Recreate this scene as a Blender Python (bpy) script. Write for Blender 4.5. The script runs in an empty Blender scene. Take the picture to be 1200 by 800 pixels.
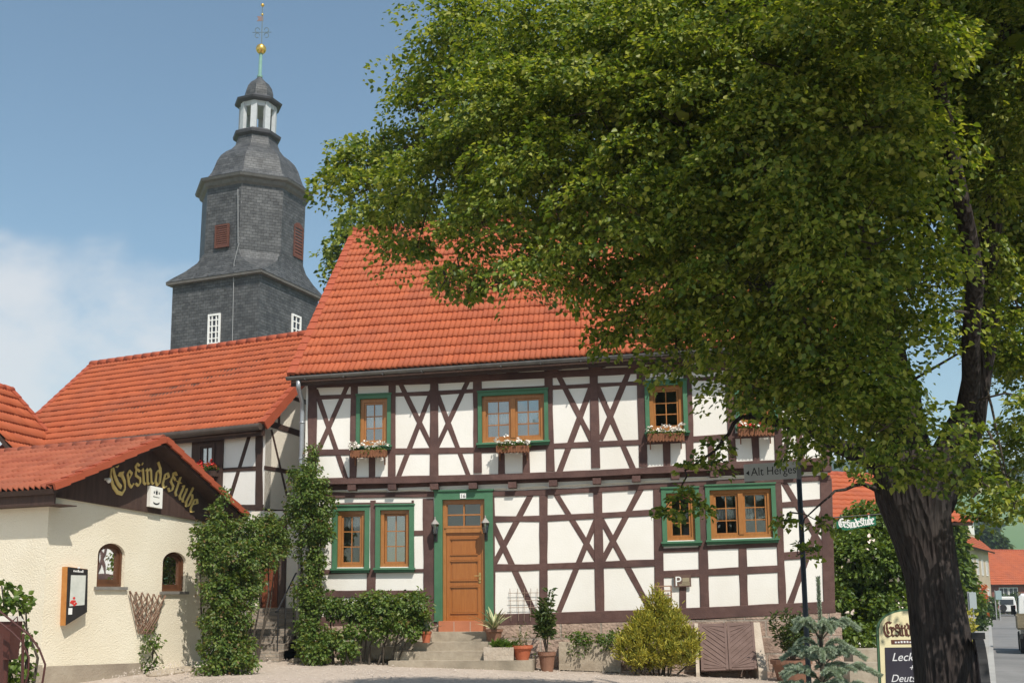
import bpy, math, random
import numpy as np
from mathutils import Vector, Matrix
from mathutils.geometry import tessellate_polygon

# ---------------------------------------------------------------- camera, sky, sun, exposure
S = bpy.context.scene
col = S.collection
FOC, PPY, TANP, ROLL, YAW, DIST, EYE = 1280.0, 500.0, 200 / 1280.0, .011, math.radians(5.5), 23.5, 1.55
_p = math.atan(TANP)
FH = np.array([-math.sin(YAW), math.cos(YAW), 0]); RH = np.array([math.cos(YAW), math.sin(YAW), 0]); ZZ = np.array([0, 0, 1.])
_fw = FH * math.cos(_p) + ZZ * math.sin(_p); _u0 = -FH * math.sin(_p) + ZZ * math.cos(_p)
_R = RH * math.cos(ROLL) - _u0 * math.sin(ROLL); _U = RH * math.sin(ROLL) + _u0 * math.cos(ROLL)
CAM = np.array([math.sin(YAW) * DIST, -math.cos(YAW) * DIST, EYE])
cam = bpy.data.cameras.new('camera'); cam.lens = 36 * FOC / 1200; cam.sensor_width = 36; cam.clip_end = 6000; cam.clip_start = .1
cam.shift_y = (PPY - 400) / 1200
co = bpy.data.objects.new('camera', cam); col.objects.link(co)
M = Matrix.Identity(4)
for i in range(3):
    M[i][0] = _R[i]; M[i][1] = _U[i]; M[i][2] = -_fw[i]; M[i][3] = CAM[i]
co.matrix_world = M
S.camera = co

SUN_EL, SUN_AZ = math.radians(53), math.radians(32)      # azimuth: from the house front normal towards its right end
SUNV = Vector((math.sin(SUN_AZ) * math.cos(SUN_EL), -math.cos(SUN_AZ) * math.cos(SUN_EL), math.sin(SUN_EL)))
w = bpy.data.worlds.new('World'); S.world = w; w.use_nodes = True
nt = w.node_tree; nt.nodes.clear()
def wn(t, **k):
    n = nt.nodes.new(t)
    for a, b in k.items(): setattr(n, a, b)
    return n
out = wn('ShaderNodeOutputWorld'); bg = wn('ShaderNodeBackground'); sky = wn('ShaderNodeTexSky')
sky.sky_type = 'NISHITA'; sky.sun_disc = False; sky.sun_elevation = SUN_EL; sky.sun_rotation = math.pi - SUN_AZ
sky.air_density = 1.0; sky.dust_density = 1.0; sky.ozone_density = 1.0
tc = wn('ShaderNodeTexCoord'); mp = wn('ShaderNodeMapping'); mp.inputs['Scale'].default_value = (1, 1, 1.9)
nz = wn('ShaderNodeTexNoise'); nz.inputs['Scale'].default_value = 3.0; nz.inputs['Detail'].default_value = 9; nz.inputs['Roughness'].default_value = .55
nz.inputs['Distortion'].default_value = .25
mp.inputs['Location'].default_value = (.35, .1, .0)
nt.links.new(tc.outputs['Generated'], mp.inputs['Vector']); nt.links.new(mp.outputs['Vector'], nz.inputs['Vector'])
sx = wn('ShaderNodeSeparateXYZ'); nt.links.new(tc.outputs['Generated'], sx.inputs[0])
er = wn('ShaderNodeMapRange'); er.inputs['From Min'].default_value = .36; er.inputs['From Max'].default_value = .13
er.inputs['To Min'].default_value = -.17; er.inputs['To Max'].default_value = .17; nt.links.new(sx.outputs['Z'], er.inputs['Value'])
xr = wn('ShaderNodeMapRange'); xr.inputs['From Min'].default_value = -.44; xr.inputs['From Max'].default_value = -.30
xr.inputs['To Min'].default_value = .06; xr.inputs['To Max'].default_value = -.14; nt.links.new(sx.outputs['X'], xr.inputs['Value'])
ad = wn('ShaderNodeMath', operation='ADD'); nt.links.new(nz.outputs['Fac'], ad.inputs[0]); nt.links.new(er.outputs[0], ad.inputs[1])
ad2 = wn('ShaderNodeMath', operation='ADD'); nt.links.new(ad.outputs[0], ad2.inputs[0]); nt.links.new(xr.outputs[0], ad2.inputs[1])
cr = wn('ShaderNodeMapRange'); cr.inputs['From Min'].default_value = .47; cr.inputs['From Max'].default_value = .70
cr.inputs['To Max'].default_value = .62; cr.interpolation_type = 'SMOOTHERSTEP'; nt.links.new(ad2.outputs[0], cr.inputs['Value'])
mx = wn('ShaderNodeMixRGB'); mx.inputs['Color2'].default_value = (7.2, 6.8, 6.4, 1)
tn = wn('ShaderNodeMixRGB'); tn.blend_type = 'MULTIPLY'; tn.inputs[0].default_value = 1; tn.inputs[2].default_value = (1.0, 1.10, 1.0, 1); nt.links.new(sky.outputs[0], tn.inputs[1])
nt.links.new(tn.outputs[0], mx.inputs['Color1']); nt.links.new(cr.outputs[0], mx.inputs['Fac'])
nt.links.new(mx.outputs[0], bg.inputs['Color']); bg.inputs['Strength'].default_value = .125
nt.links.new(bg.outputs[0], out.inputs[0])
sl = bpy.data.lights.new('sun', 'SUN'); sl.energy = 4.4; sl.angle = math.radians(.53); sl.color = (1, .94, .85)
so = bpy.data.objects.new('sun', sl); col.objects.link(so); so.rotation_euler = SUNV.to_track_quat('Z', 'Y').to_euler()
vs = S.view_settings; vs.view_transform = 'Standard'; vs.look = 'None'; vs.exposure = .2; vs.gamma = 1; vs.use_curve_mapping = False

# ---------------------------------------------------------------- layout helpers
def ray(x, y): return _fw + _R * (x - 600) / FOC + _U * (PPY - y) / FOC
def atD(x, y, d): r = ray(x, y); return CAM + r * d / (r @ FH)
def atZ(x, y, z): r = ray(x, y); return CAM + r * (z - CAM[2]) / r[2]
def g(x, y=0):                                            # height of the ground
    if x < -2.5 and y < 0: return g(x) + .046 * max(y, -9) * min(1, (-2.5 - x) / 3)
    if x < -7: return .435 + .01 * (-7 - x)
    if x < 17: return .12 - .045 * x
    return -.645 - .008 * min(x - 17, 60)
def onG(x, y):
    r = ray(x, y); z = 0.
    for _ in range(12):
        p = CAM + r * (z - CAM[2]) / r[2]; z = g(p[0], p[1])
    return p
class Plane:
    def __init__(s, o, ux, n, uz=(0, 0, 1)):
        s.o = np.array(o, float); s.ux = np.array(ux, float); s.uz = np.array(uz, float); s.n = np.array(n, float)
    def p(s, u, v, w=0): return s.o + s.ux * u + s.uz * v + s.n * w
    def uv(s, x, y):
        r = ray(x, y); q = CAM + r * ((s.o - CAM) @ s.n) / (r @ s.n) - s.o
        return np.array([q @ s.ux, q @ s.uz])
    def shift(s, w): return Plane(s.o + s.n * w, s.ux, s.n, s.uz)
    def pxm(s, x, y): r = ray(x, y); t = ((s.o - CAM) @ s.n) / (r @ s.n); return FOC / t     # pixels per metre there
rng = np.random.default_rng(7); random.seed(7)

# ---------------------------------------------------------------- objects
def tag(o, label=None, cat=None, group=None, kind=None):
    if label: o['label'] = label
    if cat: o['category'] = cat
    if group: o['group'] = group
    if kind: o['kind'] = kind
    return o
def thing(name, loc, label, cat, group=None):
    o = bpy.data.objects.new(name, None); o.empty_display_size = .2; o.location = [float(v) for v in loc]
    col.objects.link(o); return tag(o, label, cat, group)
def rootof(o):
    while o.parent: o = o.parent
    return o
class MB:
    def __init__(s): s.v = []; s.f = []; s.mi = []; s.uv = []
    def add(s, vs, fs, m=0, uvs=None):
        b = len(s.v); s.v += [tuple(map(float, x)) for x in vs]
        for k, f in enumerate(fs):
            s.f.append([b + i for i in f]); s.mi.append(m); s.uv.append(uvs[k] if uvs else None)
    def box(s, p0, p1, m=0):
        (a, b, c), (d, e, f) = p0, p1
        s.hexa([(a, b, c), (d, b, c), (d, e, c), (a, e, c)], [(a, b, f), (d, b, f), (d, e, f), (a, e, f)], m)
    def hexa(s, bot, top, m=0):
        n = len(bot)
        s.add(list(bot) + list(top), [list(range(n))[::-1], list(range(n, 2 * n))] + [[i, (i + 1) % n, n + (i + 1) % n, n + i] for i in range(n)], m)
    def pbox(s, pl, u0, v0, u1, v1, w0, w1, m=0, sh=0):                     # a box on a plane, sh shears v along u
        q = [(u0, v0), (u1, v0 + sh * (u1 - u0)), (u1, v1 + sh * (u1 - u0)), (u0, v1)]
        s.hexa([pl.p(a, b, w0) for a, b in q], [pl.p(a, b, w1) for a, b in q], m)
    def poly(s, pl, pts, w0, w1, m=0, holes=()):                             # thick polygon, holes allowed
        loops = [list(pts)] + [list(h) for h in holes]
        flat = [p for l in loops for p in l]
        tris = tessellate_polygon([[Vector((a, b, 0)) for a, b in l] for l in loops])
        n = len(flat)
        vs = [pl.p(a, b, w0) for a, b in flat] + [pl.p(a, b, w1) for a, b in flat]
        fs = [list(t) for t in tris] + [[n + i for i in t][::-1] for t in tris]
        k = 0
        for l in loops:
            m_ = len(l)
            for i in range(m_): a, b = k + i, k + (i + 1) % m_; fs.append([a, b, n + b, n + a])
            k += m_
        s.add(vs, fs, m)
    def tube(s, pts, r, n=8, m=0, cap=True):
        pts = [np.array(p, float) for p in pts]; rs = r if hasattr(r, '__len__') else [r] * len(pts)
        vs = []; up = np.array([0, 0, 1.])
        t0 = pts[1] - pts[0]; t0 /= np.linalg.norm(t0) + 1e-9
        a = np.cross(t0, up) if abs(t0[2]) < .95 else np.cross(t0, [1, 0, 0]); a /= np.linalg.norm(a)
        for i, p in enumerate(pts):
            t = pts[min(i + 1, len(pts) - 1)] - pts[max(i - 1, 0)]; t /= np.linalg.norm(t) + 1e-9
            a = a - t * (a @ t); a /= np.linalg.norm(a) + 1e-9; b = np.cross(t, a)
            for k in range(n):
                th = 2 * math.pi * k / n; vs.append(p + (a * math.cos(th) + b * math.sin(th)) * rs[i])
        fs = []
        for i in range(len(pts) - 1):
            for k in range(n):
                fs.append([i * n + k, i * n + (k + 1) % n, (i + 1) * n + (k + 1) % n, (i + 1) * n + k])
        if cap: fs += [list(range(n))[::-1], list(range((len(pts) - 1) * n, len(pts) * n))]
        s.add(vs, fs, m)
    def lathe(s, c, prof, n=16, m=0, rot=0, tilt=(0, 0)):                   # profile of (r, z) about a vertical axis
        c = np.array(c, float); vs = []
        for r, z in prof:
            for k in range(n):
                th = rot + 2 * math.pi * k / n
                vs.append((c[0] + r * math.cos(th) + tilt[0] * z, c[1] + r * math.sin(th) + tilt[1] * z, c[2] + z))
        fs = []; uvs = []; L = 0
        for i in range(len(prof) - 1):
            dl = math.hypot(prof[i + 1][0] - prof[i][0], prof[i + 1][1] - prof[i][1])
            rr = max(prof[i][0], prof[i + 1][0]); wd = 2 * rr * math.sin(math.pi / n)
            for k in range(n):
                fs.append([i * n + k, i * n + (k + 1) % n, (i + 1) * n + (k + 1) % n, (i + 1) * n + k])
                r0, r1 = prof[i][0] / (rr + 1e-9), prof[i + 1][0] / (rr + 1e-9)
                uvs.append([(k * 7.3 + wd * (.5 - .5 * r0), L), (k * 7.3 + wd * (.5 + .5 * r0), L), (k * 7.3 + wd * (.5 + .5 * r1), L + dl), (k * 7.3 + wd * (.5 - .5 * r1), L + dl)])
            L += dl
        fs += [list(range(n))[::-1], list(range((len(prof) - 1) * n, len(prof) * n))]; uvs += [None, None]
        s.add(vs, fs, m, uvs)
    def build(s, name, mats, parent=None, smooth=False, label=None):
        me = bpy.data.meshes.new(name)
        v = np.array(s.v, float).reshape(-1, 3)
        if parent is not None: v = v - np.array(rootof(parent).location)
        me.from_pydata(v.tolist(), [], s.f)
        mats = mats if isinstance(mats, (list, tuple)) else [mats]
        for m in mats: me.materials.append(m)
        if len(mats) > 1: me.polygons.foreach_set('material_index', s.mi)
        if any(u is not None for u in s.uv):
            ul = me.uv_layers.new(name='UVMap'); d = []
            for f, u in zip(s.f, s.uv): d += [c for q in (u or [(0, 0)] * len(f)) for c in q]
            ul.data.foreach_set('uv', d)
        if smooth: me.polygons.foreach_set('use_smooth', [True] * len(s.f))
        me.validate(); me.update()
        o = bpy.data.objects.new(name, me); col.objects.link(o)
        if parent is not None: o.parent = parent
        if label: o['label'] = label
        return o
def text_mesh(mb, pl, s, u, v, size, w=.004, m=0, sh=0., center=True, shear=0, tall=1.):     # writing in Blender's built-in font, on a plane
    cu = bpy.data.curves.new('txt', 'FONT'); cu.body = s; cu.size = size; cu.extrude = .001; cu.shear = shear
    if center: cu.align_x = 'CENTER'
    o = bpy.data.objects.new('txt', cu); me = o.to_mesh()
    vs = [pl.p(u + q.co.x, v + q.co.y * tall + sh * q.co.x, w + q.co.z) for q in me.vertices]
    mb.add(vs, [list(f.vertices) for f in me.polygons], m)
    o.to_mesh_clear(); bpy.data.objects.remove(o); bpy.data.curves.remove(cu)

def tiny_print(mb, pl, u, v, wd, h, w, n=7, sh=0., m=0):     # print too small to read in the photo: a row of short strokes
    r_ = random.Random(n)
    for i in range(n):
        x = u - wd / 2 + wd * i / n; hh = h * r_.choice((.6, .7, 1.)); mb.pbox(pl, x, v + sh * (x - u), x + wd / n * .62, v + hh + sh * (x - u), w, w + .002, m)

# ---------------------------------------------------------------- materials
def newmat(name):
    m = bpy.data.materials.new(name); m.use_nodes = True; t = m.node_tree; t.nodes.clear()
    o = t.nodes.new('ShaderNodeOutputMaterial'); b = t.nodes.new('ShaderNodeBsdfPrincipled'); t.links.new(b.outputs[0], o.inputs[0])
    return m, t, b
def rgb(c): return (c[0], c[1], c[2], 1)
def pm(name, c1, c2=None, scale=3., rough=.75, bump=0., bscale=30., stretch=(1, 1, 1), detail=5, metal=0., spec=.3, c3=None, s3=.6, contrast=1., vor=False):
    """two colours mixed by noise (c3: large blotches over them), noise bump"""
    m, t, b = newmat(name); L = t.links.new
    tc = t.nodes.new('ShaderNodeTexCoord'); mpn = t.nodes.new('ShaderNodeMapping'); mpn.inputs['Scale'].default_value = stretch
    L(tc.outputs['Object'], mpn.inputs[0])
    n = t.nodes.new('ShaderNodeTexNoise'); n.inputs['Scale'].default_value = scale; n.inputs['Detail'].default_value = detail; n.inputs['Roughness'].default_value = .6
    L(mpn.outputs[0], n.inputs['Vector'])
    r = t.nodes.new('ShaderNodeMapRange'); r.inputs['From Min'].default_value = .5 - .2 / contrast; r.inputs['From Max'].default_value = .5 + .2 / contrast
    L(n.outputs['Fac'], r.inputs[0])
    x = t.nodes.new('ShaderNodeMixRGB'); x.inputs[1].default_value = rgb(c1); x.inputs[2].default_value = rgb(c2 or c1); L(r.outputs[0], x.inputs[0])
    last = x.outputs[0]
    if c3:
        n3 = t.nodes.new('ShaderNodeTexNoise'); n3.inputs['Scale'].default_value = s3; n3.inputs['Detail'].default_value = 4; L(tc.outputs['Object'], n3.inputs['Vector'])
        r3 = t.nodes.new('ShaderNodeMapRange'); r3.inputs['From Min'].default_value = .48; r3.inputs['From Max'].default_value = .7; L(n3.outputs['Fac'], r3.inputs[0])
        x3 = t.nodes.new('ShaderNodeMixRGB'); x3.inputs[2].default_value = rgb(c3); L(r3.outputs[0], x3.inputs[0]); L(last, x3.inputs[1]); last = x3.outputs[0]
    L(last, b.inputs['Base Color'])
    b.inputs['Roughness'].default_value = rough; b.inputs['Metallic'].default_value = metal; b.inputs['Specular IOR Level'].default_value = spec
    if bump:
        if vor:
            n2 = t.nodes.new('ShaderNodeTexVoronoi'); n2.inputs['Scale'].default_value = bscale; so_ = n2.outputs['Distance']
        else:
            n2 = t.nodes.new('ShaderNodeTexNoise'); n2.inputs['Scale'].default_value = bscale; n2.inputs['Detail'].default_value = 4; so_ = n2.outputs['Fac']
        L(mpn.outputs[0], n2.inputs['Vector'])
        bp = t.nodes.new('ShaderNodeBump'); bp.inputs['Strength'].default_value = 1; bp.inputs['Distance'].default_value = bump
        L(so_, bp.inputs['Height']); L(bp.outputs[0], b.inputs['Normal'])
    return m
def leafmat(name, cols, trans=.35, rough=.45, tcol=None):
    """leaf: every leaf (mesh island) takes its own tone; light also passes through"""
    m, t, b = newmat(name); L = t.links.new
    ge = t.nodes.new('ShaderNodeNewGeometry'); ra = t.nodes.new('ShaderNodeValToRGB')
    e = ra.color_ramp.elements
    while len(e) < len(cols): e.new(.5)
    for i, c in enumerate(cols): e[i].position = i / (len(cols) - 1); e[i].color = rgb(c)
    L(ge.outputs['Random Per Island'], ra.inputs[0]); L(ra.outputs[0], b.inputs['Base Color'])
    b.inputs['Roughness'].default_value = rough; b.inputs['Specular IOR Level'].default_value = .35
    tr = t.nodes.new('ShaderNodeBsdfTranslucent'); hs = t.nodes.new('ShaderNodeMixRGB'); hs.blend_type = 'MULTIPLY'; hs.inputs[0].default_value = 1
    hs.inputs[2].default_value = rgb(tcol or (1.9, 1.6, .5)); L(ra.outputs[0], hs.inputs[1]); L(hs.outputs[0], tr.inputs[0])
    ms = t.nodes.new('ShaderNodeMixShader'); ms.inputs[0].default_value = trans
    L(b.outputs[0], ms.inputs[1]); L(tr.outputs[0], ms.inputs[2]); L(ms.outputs[0], t.nodes['Material Output'].inputs[0])
    return m
def tilemat(name, c1, c2, c3, dirt):
    """roof tile: UV counts tiles, so each tile takes its own tone; weather stains over them"""
    m, t, b = newmat(name); L = t.links.new
    uv = t.nodes.new('ShaderNodeUVMap'); vf = t.nodes.new('ShaderNodeVectorMath'); vf.operation = 'FLOOR'; L(uv.outputs[0], vf.inputs[0])
    wnn = t.nodes.new('ShaderNodeTexWhiteNoise'); wnn.noise_dimensions = '2D'; L(vf.outputs[0], wnn.inputs['Vector'])
    ra = t.nodes.new('ShaderNodeValToRGB'); e = ra.color_ramp.elements; e.new(.5)
    for i, c in enumerate((c1, c2, c3)): e[i].position = i / 2; e[i].color = rgb(c)
    L(wnn.outputs['Value'], ra.inputs[0])
    tc = t.nodes.new('ShaderNodeTexCoord'); n = t.nodes.new('ShaderNodeTexNoise'); n.inputs['Scale'].default_value = .7; n.inputs['Detail'].default_value = 7
    n.inputs['Roughness'].default_value = .65; L(tc.outputs['Object'], n.inputs['Vector'])
    r = t.nodes.new('ShaderNodeMapRange'); r.inputs['From Min'].default_value = .45; r.inputs['From Max'].default_value = .8; r.inputs['To Max'].default_value = .75; L(n.outputs['Fac'], r.inputs[0])
    x = t.nodes.new('ShaderNodeMixRGB'); x.inputs[2].default_value = rgb(dirt); L(r.outputs[0], x.inputs[0]); L(ra.outputs[0], x.inputs[1]); L(x.outputs[0], b.inputs['Base Color'])
    b.inputs['Roughness'].default_value = .7; b.inputs['Specular IOR Level'].default_value = .25
    n2 = t.nodes.new('ShaderNodeTexNoise'); n2.inputs['Scale'].default_value = 45; L(tc.outputs['Object'], n2.inputs['Vector'])
    bp = t.nodes.new('ShaderNodeBump'); bp.inputs['Distance'].default_value = .004; L(n2.outputs['Fac'], bp.inputs['Height']); L(bp.outputs[0], b.inputs['Normal'])
    return m
def brickmat(name, c1, c2, mortar, bw, bh, ms=.012, rough=.8, bump=.01, usexyz=None, offs=.5, squash=1.):
    """courses of stones or slates laid by UV in metres"""
    m, t, b = newmat(name); L = t.links.new
    if usexyz:
        tc = t.nodes.new('ShaderNodeTexCoord'); mp_ = t.nodes.new('ShaderNodeMapping'); mp_.inputs['Rotation'].default_value = usexyz; L(tc.outputs['Object'], mp_.inputs[0]); src = mp_.outputs[0]
    else:
        uv = t.nodes.new('ShaderNodeUVMap'); src = uv.outputs[0]; tc = t.nodes.new('ShaderNodeTexCoord')
    br = t.nodes.new('ShaderNodeTexBrick'); br.inputs['Color1'].default_value = rgb(c1); br.inputs['Color2'].default_value = rgb(c2); br.inputs['Mortar'].default_value = rgb(mortar)
    br.inputs['Scale'].default_value = 1; br.inputs['Brick Width'].default_value = bw; br.inputs['Row Height'].default_value = bh; br.inputs['Mortar Size'].default_value = ms
    br.inputs['Mortar Smooth'].default_value = .3; br.offset = offs; br.inputs['Bias'].default_value = -.1
    ns = t.nodes.new('ShaderNodeTexNoise'); ns.inputs['Scale'].default_value = 3; ns.inputs['Detail'].default_value = 3; L(src, ns.inputs['Vector'])
    vm = t.nodes.new('ShaderNodeVectorMath'); vm.operation = 'MULTIPLY_ADD'; vm.inputs[1].default_value = (.03 * squash,) * 3; L(ns.outputs['Color'], vm.inputs[0]); L(src, vm.inputs[2]); L(vm.outputs[0], br.inputs['Vector'])
    n = t.nodes.new('ShaderNodeTexNoise'); n.inputs['Scale'].default_value = 2.2; n.inputs['Detail'].default_value = 8; n.inputs['Roughness'].default_value = .7; L(tc.outputs['Object'], n.inputs['Vector'])
    r = t.nodes.new('ShaderNodeMapRange'); r.inputs['From Min'].default_value = .3; r.inputs['From Max'].default_value = .7; r.inputs['To Min'].default_value = .55; r.inputs['To Max'].default_value = 1.35; L(n.outputs['Fac'], r.inputs[0])
    x = t.nodes.new('ShaderNodeMixRGB'); x.blend_type = 'MULTIPLY'; x.inputs[0].default_value = 1; L(br.outputs[0], x.inputs[1]); L(r.outputs[0], x.inputs[2]); L(x.outputs[0], b.inputs['Base Color'])
    b.inputs['Roughness'].default_value = rough; b.inputs['Specular IOR Level'].default_value = .3
    su = t.nodes.new('ShaderNodeMath'); su.operation = 'MULTIPLY_ADD'; su.inputs[1].default_value = -1.; L(br.outputs['Fac'], su.inputs[0])
    n4 = t.nodes.new('ShaderNodeTexNoise'); n4.inputs['Scale'].default_value = 18; n4.inputs['Detail'].default_value = 5; L(tc.outputs['Object'], n4.inputs['Vector']); L(n4.outputs['Fac'], su.inputs[2])
    bp = t.nodes.new('ShaderNodeBump'); bp.inputs['Distance'].default_value = bump; L(su.outputs[0], bp.inputs['Height']); L(bp.outputs[0], b.inputs['Normal'])
    return m
def glassmat(name, refl=.3, tint=(.75, .8, .82), wav=.12):
    m, t, b = newmat(name); L = t.links.new
    tr = t.nodes.new('ShaderNodeBsdfTransparent'); tr.inputs[0].default_value = rgb(tint)
    gl = t.nodes.new('ShaderNodeBsdfGlossy'); gl.inputs['Roughness'].default_value = .015; gl.inputs['Color'].default_value = (.9, .93, .95, 1)
    fr = t.nodes.new('ShaderNodeFresnel'); fr.inputs[0].default_value = 1.5
    a = t.nodes.new('ShaderNodeMath'); a.operation = 'ADD'; a.inputs[1].default_value = refl; a.use_clamp = True; L(fr.outputs[0], a.inputs[0])
    tc = t.nodes.new('ShaderNodeTexCoord'); n = t.nodes.new('ShaderNodeTexNoise'); n.inputs['Scale'].default_value = 2.5; L(tc.outputs['Object'], n.inputs['Vector'])
    bp = t.nodes.new('ShaderNodeBump'); bp.inputs['Distance'].default_value = .02; bp.inputs['Strength'].default_value = wav; L(n.outputs['Fac'], bp.inputs['Height']); L(bp.outputs[0], gl.inputs['Normal'])
    ms = t.nodes.new('ShaderNodeMixShader'); L(a.outputs[0], ms.inputs[0]); L(tr.outputs[0], ms.inputs[1]); L(gl.outputs[0], ms.inputs[2]); L(ms.outputs[0], t.nodes['Material Output'].inputs[0])
    t.nodes.remove(b); return m

PLASTER = pm('white lime plaster', (.80, .77, .71), (.84, .81, .76), 2.2, .9, .003, 30, c3=(.74, .70, .63), s3=.5)
CREAM = pm('cream roughcast', (.76, .685, .54), (.80, .73, .585), 1.4, .95, .014, 42, detail=7, c3=(.69, .61, .46), s3=.45)
CREAM2 = pm('cream infill', (.70, .64, .53), (.75, .69, .58), 1.6, .92, .006, 22)
TIMBER = pm('dark red brown timber', (.095, .050, .043), (.140, .078, .066), 6, .78, .006, 40, (1, 1, 1), 6, c3=(.075, .042, .038), s3=1.2)
TIMBER2 = pm('black brown timber', (.045, .026, .020), (.07, .04, .03), 6, .7, .005, 40)
BOARDS = pm('brown boarding', (.050, .028, .022), (.085, .05, .038), 2.5, .7, .004, 60, (6, 6, .6))
GREEN = pm('green paint', (.062, .165, .088), (.078, .19, .105), 5, .5, .002, 60, c3=(.055, .145, .08), s3=1.5)
OAK = pm('varnished orange wood', (.31, .12, .030), (.40, .17, .048), 9, .38, .001, 70, (3, 3, .5), spec=.5)
DOORW = pm('door wood', (.30, .10, .022), (.39, .145, .035), 8, .36, .002, 60, (7, 7, .45), spec=.5)
TILE = tilemat('red clay tile', (.37, .088, .033), (.41, .100, .039), (.35, .080, .031), (.27, .080, .045))
TILEO = tilemat('old brown red tile', (.30, .080, .040), (.36, .105, .055), (.26, .065, .034), (.20, .075, .045))
VERGE = pm('verge tile', (.33, .07, .03), (.37, .085, .04), 4, .7, .004, 30)
SLATE = brickmat('slate shingles', (.068, .069, .071), (.11, .111, .112), (.024, .025, .026), .27, .15, .008, .55, .012)
SLATEF = pm('slate flashing', (.05, .05, .055), (.075, .075, .08), 3, .6)
SAND = brickmat('sandstone blocks', (.36, .255, .20), (.45, .33, .26), (.36, .30, .245), .85, .34, .022, .9, .03, (math.pi / 2, 0, 0))
RUBBLE = pm('rubble stone', (.30, .25, .19), (.46, .39, .30), 3.2, .92, .05, 5, c3=(.25, .2, .15), s3=1.5)
STEP = pm('worn step stone', (.30, .25, .19), (.42, .36, .28), 5, .9, .008, 22, c3=(.24, .205, .155), s3=1.4)
REDTILE = pm('terracotta floor tile', (.42, .15, .075), (.5, .19, .1), 3, .7)
GUTTER = pm('zinc gutter', (.16, .155, .15), (.24, .235, .23), 4, .45, metal=.6)
PIPE = pm('zinc pipe', (.33, .34, .36), (.42, .43, .45), 3, .4, metal=.5)
IRON = pm('brown painted iron', (.06, .022, .018), (.085, .03, .025), 8, .5)
DARK = pm('black iron', (.015, .015, .017), (.03, .03, .032), 8, .5)
GLASS = glassmat('window glass', .14, (.92, .94, .94))
GLASSD = glassmat('dark window glass', .03, (.88, .9, .9))
LACE = pm('white lace', (.78, .78, .76), (.86, .86, .84), 40, .9)
TERRA = pm('terracotta pot', (.40, .10, .045), (.46, .14, .07), 5, .7, .003, 30)
TERRAB = pm('brown clay pot', (.20, .10, .065), (.27, .14, .09), 5, .75, .003, 30)
WHITE = pm('white paint', (.78, .77, .74), (.82, .81, .78), 4, .45)
GOLD = pm('gilded copper', (.75, .46, .10), (.82, .55, .16), 6, .3, metal=.85)
GOLDP = pm('gold letter paint', (.66, .46, .14), (.76, .57, .22), 9, .5)
VERD = pm('verdigris copper', (.17, .32, .26), (.25, .42, .34), 6, .6)
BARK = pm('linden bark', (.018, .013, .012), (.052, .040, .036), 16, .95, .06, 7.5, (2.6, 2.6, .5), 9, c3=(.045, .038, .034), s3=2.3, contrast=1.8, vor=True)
TWIG = pm('twig bark', (.05, .04, .03), (.08, .065, .05), 5, .9)
LINDEN = leafmat('linden leaf', [(.045, .085, .015), (.11, .165, .025), (.21, .255, .04), (.36, .37, .085)], .38, .45, (1.6, 1.6, .5))
IVYL = leafmat('creeper leaf', [(.05, .095, .018), (.085, .145, .026), (.13, .195, .04), (.18, .215, .055)], .3, .42)
IVYR = leafmat('creeper young leaf', [(.05, .09, .02), (.09, .13, .03), (.14, .13, .035), (.17, .10, .04)], .3, .45)
ROSEL = leafmat('rose leaf', [(.045, .085, .015), (.09, .15, .024), (.15, .21, .035)], .32)
GOLDC = leafmat('golden conifer spray', [(.17, .20, .025), (.34, .33, .045), (.50, .44, .075), (.12, .16, .02)], .2, .6)
SPRUCE = leafmat('blue spruce needle', [(.36, .46, .31), (.46, .55, .40), (.55, .62, .50), (.40, .49, .35)], .25, .6, (1, 1, .8))
OLEAN = leafmat('oleander leaf', [(.04, .075, .02), (.075, .12, .03), (.12, .15, .05)], .25)
FARL = leafmat('far tree leaf', [(.03, .06, .015), (.055, .10, .02), (.08, .13, .03)], .25)
REDFL = pm('red petal', (.55, .03, .02), (.65, .06, .05), 9, .6)
WHITEFL = pm('white petal', (.80, .74, .68), (.85, .8, .72), 9, .6)
PINKFL = pm('pale rose petal', (.80, .62, .55), (.85, .74, .66), 9, .6)

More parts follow.
